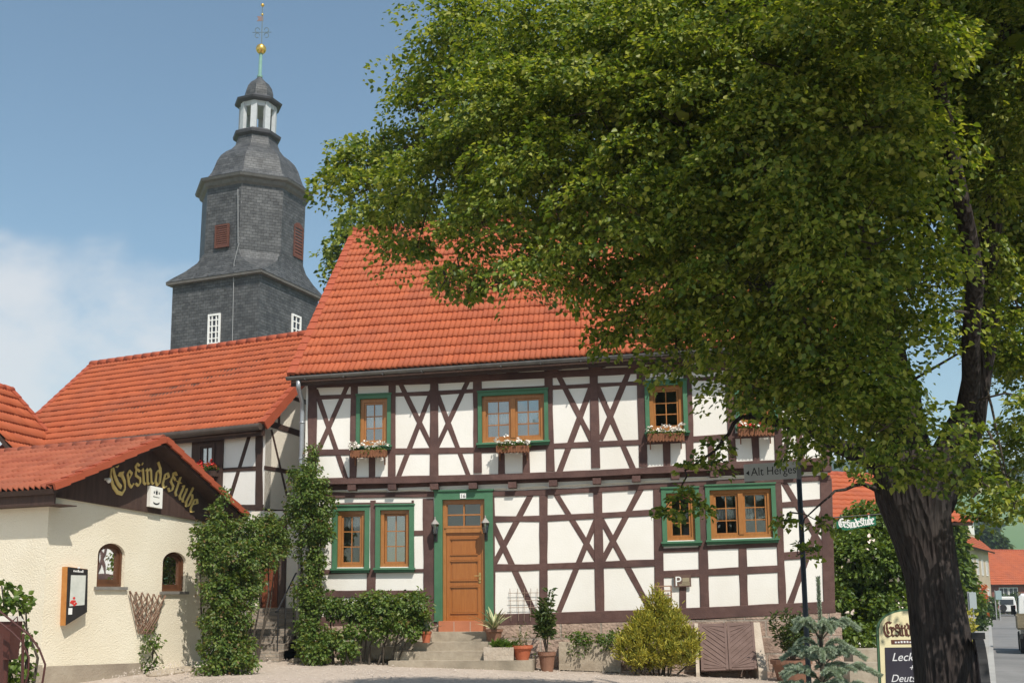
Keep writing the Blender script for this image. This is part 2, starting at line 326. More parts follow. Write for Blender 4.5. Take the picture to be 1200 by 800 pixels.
# ---------------------------------------------------------------- mesh helpers for leaves and roofs
def raw_mesh(name, V, F, mat, parent=None, label=None):
    """V (n,3), F (m,k) as one mesh"""
    V = np.asarray(V, float)
    if parent is not None: V = V - np.array(rootof(parent).location)
    me = bpy.data.meshes.new(name); me.vertices.add(len(V)); me.vertices.foreach_set('co', V.astype(np.float32).ravel())
    m, k = F.shape; me.loops.add(m * k); me.loops.foreach_set('vertex_index', F.astype(np.int32).ravel())
    me.polygons.add(m); me.polygons.foreach_set('loop_start', (np.arange(m) * k).astype(np.int32))
    me.materials.append(mat); me.update(calc_edges=True)
    o = bpy.data.objects.new(name, me); col.objects.link(o)
    if parent is not None: o.parent = parent
    if label: o['label'] = label
    return o
def unit(a): return a / (np.linalg.norm(a, axis=-1, keepdims=True) + 1e-9)
def leaves(name, P, D, N, size, mat, parent=None, wid=.8, fold=.18, shape='heart'):
    P, D, N = map(np.asarray, (P, D, N)); D = unit(D); Sd = unit(np.cross(D, N)); N = np.cross(Sd, D)
    size = np.broadcast_to(size, (len(P),))[:, None]
    if shape == 'heart': prof = [(0, 0, 0), (-.42, .12, fold), (-.40, .55, fold), (0, 1.05, -.12), (.40, .55, fold), (.42, .12, fold)]
    elif shape == 'lance': prof = [(0, 0, 0), (-.5, .35, fold), (-.4, .7, fold), (0, 1.05, -.1), (.4, .7, fold), (.5, .35, fold)]
    else: prof = [(0, 0, 0), (-.5, .1, fold), (-.5, .9, 0), (0, 1, 0), (.5, .9, 0), (.5, .1, fold)]
    V = np.stack([P + Sd * size * wid * a + D * size * b + N * size * c for a, b, c in prof], 1).reshape(-1, 3)
    i = np.arange(len(P))[:, None] * 6
    F = np.concatenate([i + np.array([[0, 3, 2, 1]]), i + np.array([[0, 5, 4, 3]])], 0)
    return raw_mesh(name, V, F, mat, parent)
def rdir(n): return unit(rng.normal(size=(n, 3)))
def clump_centres(lobes, density, shell=.55):
    """lobes: (centre, (rx,ry,rz)) -> clump centres in their outer shell, and the outward direction at each"""
    C, O = [], []
    for c, r in lobes:
        r = np.array(r, float); n = max(3, int(density * (r[0] * r[1] + r[1] * r[2] + r[0] * r[2]) / 3 * 4))
        d = rdir(n); f = shell + (1 - shell) * rng.random(n) ** .7
        C.append(np.array(c) + d * r * f[:, None]); O.append(unit(d / r))
    return np.concatenate(C), np.concatenate(O)
def clump_leaves(C, O, per, pad, thick, size, up=.9, droop=.35, jit=.55, svar=.25):
    """flattened pads of leaves around clump centres; returns P, D, N, size"""
    n = len(C); pn = unit(np.array([0, 0, up]) + O * .6 + rng.normal(size=(n, 3)) * .25)
    a = unit(np.cross(pn, rdir(n))); b = np.cross(pn, a)
    th = rng.random((n, per)) * 2 * math.pi; rr = np.sqrt(rng.random((n, per))); s = pad * (.6 + .8 * rng.random((n, 1)))
    dirs = a[:, None] * np.cos(th)[..., None] + b[:, None] * np.sin(th)[..., None]
    P = C[:, None] + dirs * (rr * s)[..., None] + pn[:, None] * (rng.normal(size=(n, per)) * thick - rr ** 2 * s * droop)[..., None]
    D = unit(dirs + O[:, None] * .5 - np.array([0, 0, droop]) + rng.normal(size=(n, per, 3)) * .45)
    N = unit(pn[:, None] + rng.normal(size=(n, per, 3)) * jit)
    sz = size * (1 + svar * rng.normal(size=(n, per))).clip(.5, 1.6)
    return P.reshape(-1, 3), D.reshape(-1, 3), N.reshape(-1, 3), sz.ravel()
def tiled_roof(name, A, B, Cc, Dd, mat, parent, wave=.12, course=.40, amp=.012, lift=.05, under=TIMBER2, deck=True):
    A, B, Cc, Dd = (np.array(p, float) for p in (A, B, Cc, Dd))
    nu = max(2, round(np.linalg.norm(B - A) / wave)); nv = max(2, round(np.linalg.norm(Dd - A) / course))
    n = unit(np.cross(B - A, Dd - A)); n = n if n[2] > 0 else -n
    sub = 6; us = np.linspace(0, 1, nu * sub + 1); ph = (np.arange(nu * sub + 1) % sub) / sub * 2 * math.pi
    h = amp * (np.sin(ph) + .35 * np.sin(2 * ph))
    V = []; F = []; UV = []; W = len(us)
    for i in range(nv):
        jit = np.repeat(rng.normal(size=nu // 2 + 2) * .004, sub * 2)[:W]
        for v, e in ((i / nv, -.004), (i / nv, lift), (min(1, (i + 1.06) / nv), .004)):
            lo = A + (B - A) * us[:, None]; hi = Dd + (Cc - Dd) * us[:, None]
            V.append(lo + (hi - lo) * v + n * (h + e + jit + .02)[:, None])
        b = i * 3 * W
        k = np.arange(W - 1)
        for r in (0, 1): F.append(np.stack([b + r * W + k, b + r * W + k + 1, b + (r + 1) * W + k + 1, b + (r + 1) * W + k], 1))
        for r in (0, 1):
            u0 = k / (sub * 2.); UV.append(np.stack([np.stack([u0 + .001, np.full(W - 1, i + .5)], 1)] * 4, 1))
    V = np.concatenate(V); F = np.concatenate(F); UV = np.concatenate(UV)
    o = raw_mesh(name, V, F, mat, parent); o.data.uv_layers.new(name='UVMap').data.foreach_set('uv', UV.astype(np.float32).ravel())
    if deck:
        mb = MB(); q = [A, B, Cc, Dd]; mb.hexa([p - n * .10 for p in q], [p - n * .012 for p in q]); mb.build('roof_deck', under, o)
    return o
def ridge(name, a, b, mat, parent, r=.11, step=.36):
    a, b = np.array(a, float), np.array(b, float); L = np.linalg.norm(b - a); t = (b - a) / L; n = int(L / step); mb = MB()
    for i in range(n + 1):
        p, q = a + t * step * i, a + t * min(step * (i + 1) + .03, L); mb.tube([p, q], [r * 1.08, r * .96], 10)
    return mb.build(name, mat, parent, True)
def verge(name, a, b, nrm, mat, parent, hgt=.2, thick=.05, step=.33):
    """stepped verge tiles along a roof edge; nrm: outwards, along the ridge"""
    a, b, nrm = (np.array(v, float) for v in (a, b, nrm)); L = np.linalg.norm(b - a); t = (b - a) / L; up = np.cross(t, nrm); up = up if up[2] > 0 else -up
    mb = MB(); n = int(L / step)
    for i in range(n + 1):
        p, q = a + t * step * i, a + t * min(step * (i + 1), L); e = .02
        q4 = lambda s, e_: [s - up * (hgt - e_), s - up * (hgt - e_) + nrm * thick, s + up * (.06 + e_) + nrm * thick, s + up * (.06 + e_)]
        mb.hexa(q4(p, e), q4(q, 0)); mb.hexa([x - nrm * .14 for x in (p + up * (.06 + e) , p + up * (.03 + e), q + up * .03, q + up * .06)], [p + up * (.07 + e), p + up * (.04 + e), q + up * .04, q + up * .07])
    return mb.build(name, mat, parent)
def strip(pl, pts, wpx, name, parent, proud=.02, back=.0, mat=None, wob=.004):
    """a timber whose centre line is given by image points on a wall plane; slightly chamfered and uneven"""
    uv = [pl.uv(*p) for p in pts]; ws = [wpx / pl.pxm(*p) / 2 for p in pts]
    P, Wd = [], []
    for i in range(len(uv) - 1):
        n = max(1, int(np.linalg.norm(uv[i + 1] - uv[i]) / .4))
        for k in range(n + (i == len(uv) - 2)):
            f = k / n; P.append(uv[i] * (1 - f) + uv[i + 1] * f); Wd.append(ws[i] * (1 - f) + ws[i + 1] * f + rng.normal() * wob)
    mb = MB(); vs = []
    for i, (p, w_) in enumerate(zip(P, Wd)):
        t = unit(P[min(i + 1, len(P) - 1)] - P[max(i - 1, 0)]); s = np.array([-t[1], t[0]])
        dz = rng.normal() * .0015; c = min(.008, w_ * .3)
        for o_, d in ((-w_, -back), (-w_, proud - c), (-w_ + c, proud + dz), (w_ - c, proud + dz), (w_, proud - c), (w_, -back)):
            q = p + s * o_; vs.append(pl.p(q[0], q[1], d))
    fs = []
    for i in range(len(P) - 1):
        for k in range(5): fs.append([i * 6 + k, i * 6 + k + 1, i * 6 + 7 + k, i * 6 + 6 + k])
        fs.append([i * 6 + 5, i * 6, i * 6 + 6, i * 6 + 11])
    fs += [list(range(6)), [(len(P) - 1) * 6 + k for k in range(5, -1, -1)]]
    mb.add(vs, fs); return mb.build(name, mat or TIMBER, parent)

# ---------------------------------------------------------------- ground, road, hills
GRAVEL = pm('pinkish gravel', (.40, .325, .265), (.52, .44, .37), 9, .95, .014, 55, detail=9, c3=(.34, .285, .235), s3=.55, contrast=1.2)
ASPH = pm('grey asphalt', (.17, .165, .16), (.23, .222, .215), 2.0, .9, .004, 90, c3=(.14, .137, .133), s3=.25)
MEADOW = pm('meadow', (.10, .19, .045), (.14, .24, .06), .02, .95, c3=(.16, .22, .07), s3=.012)
def make_ground():
    xs = np.concatenate([np.linspace(-900, -40, 16), np.linspace(-30, 30, 61), np.linspace(40, 1500, 30)])
    ys = np.concatenate([np.linspace(-60, -26, 8), np.linspace(-25, 12, 38), np.linspace(15, 1400, 36)])
    V = np.array([(x, y, g(x, y) + (.018 * math.sin(x * 1.7 + y * .9) * math.sin(y * 1.3 - x * .4) if abs(x) < 28 and y < 12 else 0)) for y in ys for x in xs])
    W = len(xs); F = np.array([(j * W + i, j * W + i + 1, (j + 1) * W + i + 1, (j + 1) * W + i) for j in range(len(ys) - 1) for i in range(W - 1)])
    o = raw_mesh('ground', V, F, GRAVEL); o.data.materials.append(MEADOW)
    mi = [1 if (V[f].mean(0)[1] > 40 or abs(V[f].mean(0)[0]) > 40) else 0 for f in F]; o.data.polygons.foreach_set('material_index', mi)
    o['kind'] = 'structure'
make_ground()
# the road runs off to the right of the tree
r0, r1 = onG(1168, 806)[:2], onG(1161, 723)[:2]; rt = unit(r1 - r0); rn = np.array([rt[1], -rt[0]]); RLEN = np.linalg.norm(r1 - r0)
def road_strip(name, o0, o1, h0, h1, mat, smooth_end=200.):
    mb = MB(); n = 60
    for i in range(n):
        a, b = r0 + rt * ((RLEN + 60) * i / n - 20), r0 + rt * ((RLEN + 60) * (i + 1) / n - 20)
        q = [a + rn * o0, a + rn * o1, b + rn * o1, b + rn * o0]
        mb.hexa([(x, y, g(x) - .15) for x, y in q], [(x, y, g(x) + h) for (x, y), h in zip(q, (h0, h1, h1, h0))])
    o = mb.build(name, mat); o['kind'] = 'structure'; return o
road_strip('road', 0, 6.6, .03, .03, ASPH)
road_strip('pavement', -1.75, -.16, .13, .13, pm('pavement slabs', (.30, .285, .255), (.37, .35, .32), 1.5, .9, .004, 40))
road_strip('kerb', -.158, -.002, .135, .135, pm('kerb stone', (.30, .29, .27), (.38, .37, .35), 3, .85, .004, 30))
# hills: field slopes with a forest on the ridge
FIELD = pm('hill fields', (.085, .17, .05), (.11, .20, .06), .01, .95, c3=(.14, .21, .075), s3=.006)
STUBBLE = pm('ripe field', (.33, .29, .15), (.37, .33, .18), .02, .95)
FOREST = pm('forest green', (.018, .045, .022), (.035, .075, .035), .05, .95, .6, .12)
def hill_h(d, a):                                       # height by distance and bearing
    t = max(0, min(1, (d - 330) / 620)); rise = 88 * t * t * (3 - 2 * t)
    return rise * (.62 + .5 * max(0, min(1, (a + .05) / .5))) * (1 + .10 * math.sin(a * 9) + .05 * math.sin(a * 23 + 1)) - 2
def make_hills():
    V, F, MI = [], [], []; A = np.linspace(-1.25, 1.25, 80); Dd = np.linspace(330, 1500, 60)
    for d in Dd:
        for a in A: p = CAM[:2] + (FH[:2] * math.cos(a) + RH[:2] * math.sin(a)) * d; V.append((p[0], p[1], hill_h(d, a)))
    W = len(A)
    for j in range(len(Dd) - 1):
        for i in range(W - 1):
            F.append((j * W + i, j * W + i + 1, (j + 1) * W + i + 1, (j + 1) * W + i)); d = Dd[j]; MI.append(2 if d > 835 else (1 if 745 < d < 800 and A[i] > .36 else 0))
    o = raw_mesh('hills', np.array(V), np.array(F), FIELD); o.data.materials.append(STUBBLE); o.data.materials.append(FOREST); o.data.polygons.foreach_set('material_index', MI); o['kind'] = 'structure'
make_hills()
def make_forest():
    mb = MB(); r_ = random.Random(3)
    for i in range(2600):
        d = r_.uniform(840, 1120); a = r_.uniform(.25, .75)
        p = CAM[:2] + (FH[:2] * math.cos(a) + RH[:2] * math.sin(a)) * d; z = hill_h(d, a); h = r_.uniform(11, 19); rr = r_.uniform(3.5, 6)
        if r_.random() < .45: mb.lathe((p[0], p[1], z), [(rr * .8, 0), (rr * .75, h * .25), (rr * .4, h * .7), (.1, h * 1.15)], 6, rot=r_.random() * 3)
        else: mb.lathe((p[0], p[1], z), [(rr * .5, 0), (rr, h * .4), (rr * .85, h * .7), (rr * .35, h * .93), (.1, h)], 6, rot=r_.random() * 3)
    o = mb.build('hill_forest', pm('forest crowns', (.02, .052, .024), (.045, .09, .04), .06, .95, c3=(.03, .06, .03), s3=.02)); tag(o, 'dark wooded ridge above the fields behind the far houses', 'forest', kind='stuff')
make_forest()

# ---------------------------------------------------------------- the timber-framed house
FL = Plane((0, 0, 0), (1, 0, 0), (0, -1, 0)); FU = FL.shift(.15)
XL, XR = -4.56, 6.66
house = thing('timber_framed_house', (1, 0, 0), 'long white timber-framed house with steep red tiled roof and green window frames', 'house')
def rect_of(pl, x0, y0, x1, y1, s=0.):
    """image rectangle (top edge with slope s) -> u0, v0(bottom), u1, v1(top), shear"""
    a = pl.uv(x0, y0); b = pl.uv(x1, y0 + s * (x1 - x0)); c = pl.uv(x0, y1)
    return a[0], c[1], b[0], a[1], (b[1] - a[1]) / (b[0] - a[0])
holes_up, holes_lo = [], []
def make_window(pl, holes, rect, casing, frame_px, s, sashes=1, lace=None, glass=None, label=None, sill=True, tilt=False, parent=None, cas=None, wood=None, rows=3, depth=.07, cols=2):
    """casing boards, sill, wooden frame with glazing bars, panes and lace; all set in a hole in the wall"""
    parent = parent or house; cas = cas or GREEN; wood = wood or OAK
    u0, v0, u1, v1, sh = rect_of(pl, *rect, s); k = pl.pxm(rect[0], rect[1]); c = casing / k
    hole = [(u0 + c * .8, v0 + c * .2), (u1 - c * .8, v0 + c * .2 + sh * (u1 - u0)), (u1 - c * .8, v1 - c * .8 + sh * (u1 - u0)), (u0 + c * .8, v1 - c * .8)]
    if holes is not None: holes.append(hole)
    Z = lambda u: sh * (u - u0)
    def bx(mb, a, b, a1, b1, w0, w1, m=0): mb.pbox(pl, a, b + Z(a), a1, b1 + Z(a), w0, w1, m, sh)
    mb = MB()
    bx(mb, u0, v0, u0 + c, v1, -.05, .045); bx(mb, u1 - c, v0, u1, v1, -.05, .045); bx(mb, u0 + c, v1 - c, u1 - c, v1, -.05, .042)
    bx(mb, u0 - .015, v1, u1 + .015, v1 + .03, -.02, .07)
    win = mb.build('window', cas, parent, label=label)
    if sill:
        mb = MB(); bx(mb, u0 - .03, v0 - .045, u1 + .03, v0 - .003, -.05, .12); bx(mb, u0 - .01, v0 - .10, u1 + .01, v0 - .048, -.01, .075); mb.build('sill', cas, win)
    a, b, a1, b1 = u0 + c + .004, v0, u1 - c - .004, v1 - c - .004; f = frame_px / k
    mb = MB(); w0, w1 = -depth - .02, -depth + .045
    bx(mb, a, b, a + f, b1, w0, w1); bx(mb, a1 - f, b, a1, b1, w0, w1); bx(mb, a + f, b1 - f, a1 - f, b1, w0, w1 - .003); bx(mb, a + f, b, a1 - f, b + f * 1.2, w0, w1 - .003)
    iw = (a1 - a - 2 * f - (sashes - 1) * f * 1.3) / sashes; fr = mb.build('frame', wood, win)
    for q in range(sashes):
        p0 = a + f + q * (iw + f * 1.3); p1 = p0 + iw; z0, z1 = b + f * 1.2, b1 - f
        mb = MB()
        if q: bx(mb, p0 - f * 1.3, z0 + .002, p0, z1 - .002, w0 + .002, w1 + .012)
        t = min(.045, iw * .1); o = .006 + (.05 if tilt else 0)
        bx(mb, p0 + .003, z0 + .003, p0 + t, z1 - .003, w0 - o, w1 - .02 - o); bx(mb, p1 - t, z0 + .003, p1 - .003, z1 - .003, w0 - o, w1 - .02 - o)
        bx(mb, p0 + t, z1 - t, p1 - t, z1 - .003, w0 - o, w1 - .022 - o); bx(mb, p0 + t, z0 + .003, p1 - t, z0 + t, w0 - o, w1 - .022 - o)
        for j in range(1, cols): m_ = p0 + t + (iw - 2 * t) * j / cols; bx(mb, m_ - .011, z0 + t, m_ + .011, z1 - t, w0 + .01 - o, w1 - .028 - o)
        for j in range(1, rows): y = z0 + t + (z1 - z0 - 2 * t) * j / rows; bx(mb, p0 + t, y - .011, p1 - t, y + .011, w0 + .012 - o, w1 - .03 - o)
        sa = mb.build('sash', wood, win)
        mb = MB(); bx(mb, p0 + t * .6, z0 + t * .6, p1 - t * .6, z1 - t * .6, w0 + .014 - o, w0 + .02 - o); mb.build('pane', glass or GLASS, win)
        if lace:
            l0, l1 = lace; H = z1 - z0; vs = []; fs = []; n = 40
            for i in range(n + 1):
                u = p0 + t * .5 + (iw - t) * i / n; w_ = w0 - .03 - o + .012 * math.sin(i * 1.3)
                low = z0 + H * l0 + H * .05 * abs(math.sin(i / n * math.pi * 3)); vs += [pl.p(u, low + Z(u), w_), pl.p(u, z0 + H * l1 + Z(u), w_)]
            for i in range(n): fs.append([2 * i, 2 * i + 2, 2 * i + 3, 2 * i + 1])
            mb = MB(); mb.add(vs, fs); mb.build('curtain', LACE, win)
    return win
# upper floor
make_window(FU, holes_up, (418, 463.5, 458.5, 523), 4.4, 4, -.04, lace=(.34, .66))
make_window(FU, holes_up, (560, 460, 642, 519.5), 4.6, 4.2, -.05, 2, lace=(.36, .67))
make_window(FU, holes_up, (755, 447.5, 804.5, 507), 5, 4.6, -.045, glass=GLASSD)
make_window(FU, holes_up, (860, 440.5, 909, 500), 5, 4.6, -.045, glass=GLASSD)
# ground floor
make_window(FL, holes_lo, (390.5, 593, 433.5, 665.5), 5.5, 4, -.012, lace=(.72, 1.), glass=GLASSD)
make_window(FL, holes_lo, (440.5, 592, 485.5, 665), 5.5, 4, -.012, tilt=True)
make_window(FL, holes_lo, (774.5, 572.5, 818.5, 634.5), 5.5, 4, -.03, glass=GLASSD, lace=(.40, .62))
make_window(FL, holes_lo, (826, 569.5, 908, 632.5), 5, 4.4, -.035, 2, glass=GLASSD, lace=(.37, .66))
# door: casing, frame, transom light, panelled leaf
d0, dz0, d1, dz1, dsh = rect_of(FL, 509.3, 576, 577.6, 728, 0); du0, _, du1, _, _ = rect_of(FL, 518.7, 585, 568, 728)
dzt = FL.uv(540, 585)[1]; holes_lo.append([(du0 - .02, dz0), (du1 + .02, dz0), (du1 + .02, dzt + .02), (du0 - .02, dzt + .02)])
mb = MB()
mb.pbox(FL, d0, dz0, du0, dz1, -.05, .05); mb.pbox(FL, du1, dz0, d1, dz1, -.05, .05); mb.pbox(FL, du0, dzt, du1, dz1, -.05, .047); mb.pbox(FL, d0 - .02, dz1, d1 + .02, dz1 + .03, -.02, .08)
door = mb.build('entrance_door', GREEN, house)
mb = MB(); f = .07; zt = FL.uv(540, 621)[1]
mb.pbox(FL, du0 + .002, dz0, du0 + f, dzt - .002, -.14, -.03); mb.pbox(FL, du1 - f, dz0, du1 - .002, dzt - .002, -.14, -.03); mb.pbox(FL, du0 + f, dzt - f, du1 - f, dzt - .003, -.14, -.033)
mb.pbox(FL, du0 + f, zt - .05, du1 - f, zt + .05, -.14, -.015); mb.pbox(FL, du0 + f * .5, zt + .05, du1 - f * .5, zt + .075, -.1, -.008); mb.build('door_frame', OAK, door)
mb = MB(); zc = (zt + .075 + dzt - f) / 2; uc = (du0 + du1) / 2
mb.pbox(FL, du0 + f, zc - .016, du1 - f, zc + .016, -.11, -.05); mb.pbox(FL, uc - .016, zt + .075, uc + .016, dzt - f, -.112, -.048)
for a, b, c_, d_ in ((du0 + f, zt + .075, du0 + f + .03, dzt - f), (du1 - f - .03, zt + .075, du1 - f, dzt - f), (du0 + f + .03, zt + .075, du1 - f - .03, zt + .1), (du0 + f + .03, dzt - f - .03, du1 - f - .03, dzt - f)): mb.pbox(FL, a, b, c_, d_, -.113, -.046)
mb.build('transom_bars', OAK, door)
mb = MB(); mb.pbox(FL, du0 + f, zt + .05, du1 - f, dzt - f, -.095, -.085); mb.build('transom_pane', GLASSD, door)
lz0, lz1 = dz0 + .012, zt - .052; l0, l1 = du0 + f + .004, du1 - f - .004
mb = MB(); mb.pbox(FL, l0, lz0, l1, lz1, -.12, -.075)
sw = .095; ys = [lz0, lz0 + .17, lz0 + .83, lz0 + 1.33, lz1 - .02]
rails_ = [(lz0, lz0 + .15), (lz0 + .74, lz0 + .84), (lz0 + 1.29, lz0 + 1.39), (lz1 - .1, lz1)]
mb.pbox(FL, l0, lz0, l0 + sw, lz1, -.075, -.055); mb.pbox(FL, l1 - sw, lz0, l1, lz1, -.075, -.055)
for a, b in rails_: mb.pbox(FL, l0 + sw, a, l1 - sw, b, -.075, -.057)
leaf = mb.build('door_leaf', DOORW, door)
for (a, b), (c_, d_) in zip(rails_, rails_[1:]):
    mb = MB(); mb.poly(FL, [(l0 + sw + .03, b + .03), (l1 - sw - .03, b + .03), (l1 - sw - .03, c_ - .03), (l0 + sw + .03, c_ - .03)], -.075, -.062)
    for zz in (b + .012, c_ - .022): mb.pbox(FL, l0 + sw - .01, zz - .014, l1 - sw + .01, zz + .014, -.07, -.036)
    mb.build('door_panel', DOORW, door)
mb = MB(); hz = FL.uv(563, 676)[1]; hu = l1 - sw * .5
mb.pbox(FL, hu - .022, hz - .12, hu + .022, hz + .1, -.055, -.045); mb.tube([FL.p(hu, hz + .03, -.05), FL.p(hu, hz + .03, 0), FL.p(hu - .11, hz + .03, .002)], .011, 8); mb.lathe(FL.p(hu, hz - .06, -.03), [(.005, -.02), (.02, -.01), (.02, .01), (.005, .02)], 8)
mb.build('door_handle', pm('brass', (.5, .36, .15), (.6, .45, .2), 5, .3, metal=.9), door)
mb = MB(); nu, nv = FL.uv(543, 581); mb.pbox(FL, nu - .065, nv - .055, nu + .065, nv + .055, .047, .058); text_mesh(mb, FL, '16', nu, nv - .038, .11, .0605, 1)
mb.build('house_number', [WHITE, DARK], house)
# walls
mb = MB(); mb.poly(FL, [(XL, .85), (XR, 1.15), (XR, 4.32), (XL, 4.06)], -.3, 0, 0, holes_lo); mb.build('ground_floor_wall', PLASTER, house)
mb = MB(); jl, jr = FU.uv(361, 566.5)[1], FU.uv(972, 542.5)[1]
mb.poly(FU, [(XL, jl), (XR, jr), (XR, 6.98), (XL, 6.62)], -.3, 0, 0, holes_up); mb.build('upper_floor_wall', PLASTER, house)
YB, YM, ZR = 10.55, 5.03, 11.56
mb = MB()
for x, dz in ((XL, 0), (XR, .36)):
    q = [(.16, 0.), (YB - .3, 0.), (YB - .3, 6.45 + dz), (YM, ZR - .25 + dz), (.16, 6.9 + dz)]; xx = x if x < 0 else x - .3
    mb.hexa([(xx, a, b) for a, b in q], [(xx + .3, a, b) for a, b in q])
mb.box((XL + .3, YB - .6, 0), (XR - .3, YB - .3, 6.6)); mb.box((XL + .3, .3, 4.0), (XR - .3, YB - .6, 4.15)); mb.box((XL + .3, .3, .7), (XR - .3, YB - .6, .8)); mb.box((XL + .3, 3.2, .8), (XR - .3, 3.3, 6.6)); mb.build('rear_wall', PLASTER, house)
# roof
RA, RB, RC, RD = (-4.82, -.56, 6.39), (7.05, -.56, 6.80), (7.05, YM, 11.97), (-4.82, YM, ZR)
roof = tiled_roof('roof', RA, RB, RC, RD, TILE, house)
tiled_roof('rear_roof', (-4.82, 10.62, 6.39), (7.05, 10.62, 6.8), (7.05, YM, 11.97), (-4.82, YM, ZR), TILE, house, wave=.3, course=.6)
ridge('ridge_tiles', np.array(RD) + (0, 0, .03), np.array(RC) + (0, 0, .03), VERGE, roof)
verge('verge_tiles', RA, RD, (-1, 0, 0), VERGE, roof, .1)
gp = [np.array((-4.86, -.64, 6.34)), np.array((7.1, -.64, 6.755))]
mb = MB(); n = 9; arc = [(math.cos(t) * .075, math.sin(t) * .075) for t in np.linspace(math.pi, 2 * math.pi, n)]
vs = []; 
for p in gp:
    vs += [(p[0], p[1] + a, p[2] + b) for a, b in arc] + [(p[0], p[1] + a * .86, p[2] + b * .86) for a, b in arc[::-1]]
m_ = 2 * n; mb.add(vs, [[i, (i + 1) % m_, m_ + (i + 1) % m_, m_ + i] for i in range(m_)] + [list(range(m_))[::-1], list(range(m_, 2 * m_))])
for i in range(14): t = (i + .5) / 14; p = gp[0] * (1 - t) + gp[1] * t; mb.box((p[0] - .012, p[1] - .082, p[2] - .085), (p[0] + .012, p[1] + .12, p[2] - .07)) 
mb.build('gutter', GUTTER, house)
mb = MB(); q = [np.array((-4.8, -.5, 6.16)), np.array((7.0, -.5, 6.575))]; mb.hexa([q[0], q[1], q[1] + (0, .03, 0), q[0] + (0, .03, 0)], [p + (0, b_, .27) for p, b_ in ((q[0], 0), (q[1], 0), (q[1], .03), (q[0], .03))]); mb.build('light_stop_fascia', TIMBER2, house)  # board added to stop sunlight leaking between roof edge and gutter
p0 = FL.p(*FL.uv(357.5, 470), .0); pz = lambda x, y, w: FL.p(*FL.uv(x, y), w)
mb = MB(); mb.tube([(-4.60, -.62, 6.27), (-4.60, -.60, 6.1), (-4.61, -.26, 5.85), (-4.61, -.24, 5.6), (-4.61, -.24, 2.5), (-4.61, -.22, .4)], .05, 10)
for zz in (5.4, 4.6, 3.4): mb.tube([(-4.61, -.24, zz - .02), (-4.61, -.24, zz + .02)], .06, 10)
mb.build('downpipe', PIPE, house, True)
# foundation
mb = MB(); fp = [FL.uv(*p) for p in ((352, 733.5), (579, 732.6), (680, 730.2), (825, 725.6), (985, 717.6))]
mb.poly(FL, [(fp[0][0], -.5)] + [(fp[4][0], -.8)] + [tuple(q) for q in fp[::-1]], -.4, .045); mb.build('foundation', SAND, house)
# ---- timbers: centre lines in image points on the wall planes, width in image pixels
def many(pl, name, items, proud, **k):
    for w_, pts in items:
        if name == 'brace': (x0, y0), (x1, y1) = pts; e = 4.5 / math.hypot(x1 - x0, y1 - y0); pts = ((x0 - (x1 - x0) * e, y0 - (y1 - y0) * e), (x1 + (x1 - x0) * e, y1 + (y1 - y0) * e))
        strip(pl, pts, w_, name, house, proud, **k)
many(FU, 'post', [(10.5, ((366.3, 441), (366, 561))), (8.3, ((415.4, 447), (413.8, 559))), (8.5, ((459.6, 444), (459.2, 558))), (9.8, ((508.9, 441), (508.8, 557))), (9.9, ((559.3, 438), (559.9, 554))),
    (9.5, ((642.5, 434), (645.2, 552))), (10, ((695.4, 430), (698.2, 548))), (10, ((750.8, 427), (753.9, 547))), (9.6, ((804.8, 424), (809, 546))), (9, ((853, 422), (858.5, 541))), (9, ((908, 419), (913, 540))), (12, ((964, 415), (969, 538)))], .022)
many(FU, 'stud', [(8, ((436, 528), (436, 560))), (8, ((587.6, 524), (587.8, 556))), (8, ((616.3, 522), (616.8, 555))), (8.6, ((781, 513), (781.7, 548))), (8, ((832.5, 512), (834, 545))), (8, ((884.5, 510), (886.5, 542))), (8, ((936, 506), (939, 539)))], .017)
many(FU, 'beam', [(8.6, ((361, 450.6), (508, 445.5), (697, 436.3), (808, 431.4), (969, 424))), (8, ((361, 564), (460, 562.3), (590, 558.8), (700, 554.3), (800, 549), (860, 545), (972, 540)))], .027)
many(FU, 'rail', [(4.8, ((367, 465.8), (508, 460.6), (560, 457.6), (645, 454.2), (697, 451.4), (751, 448.6), (808, 444.6), (966, 436.5))), (7, ((367, 530.2), (460, 528.7), (560, 527.3), (590, 526.4), (650, 522.4), (745, 518.3), (820, 514), (858, 511), (967, 504)))], .019)
many(FU, 'brace', [(5.6, ((371.5, 461), (406, 562))), (5.6, ((406.5, 453), (374, 526))), (6, ((470, 451), (506, 524))), (6, ((504.5, 462), (466, 561))), (6, ((513.5, 465), (549, 557))), (6, ((547, 449), (514, 519.5))),
    (6.6, ((655.5, 442), (691.5, 512))), (6.6, ((690.8, 459), (655.5, 553))), (6.6, ((700.5, 455), (741.5, 548))), (6.6, ((735.5, 439), (705.5, 511))), (6.4, ((918, 430), (952, 500))), (6.4, ((950, 440), (918, 530)))], .014)
many(FL, 'post', [(12, ((368, 588), (368, 730))), (3.6, ((391, 586), (391.2, 668))), (6.6, ((437.3, 586), (437.3, 667))), (3.2, ((483.8, 586), (484.3, 668))), (13, ((501.8, 584), (503.6, 730))), (3.2, ((577.9, 582), (578.9, 722))), (9.9, ((637, 580), (637, 722))),
    (10.4, ((700.4, 576), (703.2, 720))), (10.6, ((770.9, 573), (773, 716))), (8.5, ((821.8, 570), (823.6, 640))), (10.5, ((823.8, 640), (826, 713))), (8.4, ((911.3, 564), (917.2, 710))), (13.4, ((967.6, 560), (971.9, 712)))], .022)
many(FL, 'stud', [(10.5, ((435.4, 667), (434.8, 698))), (8, ((800, 674), (800.2, 718))), (9.2, ((870, 640), (872.2, 715)))], .018)
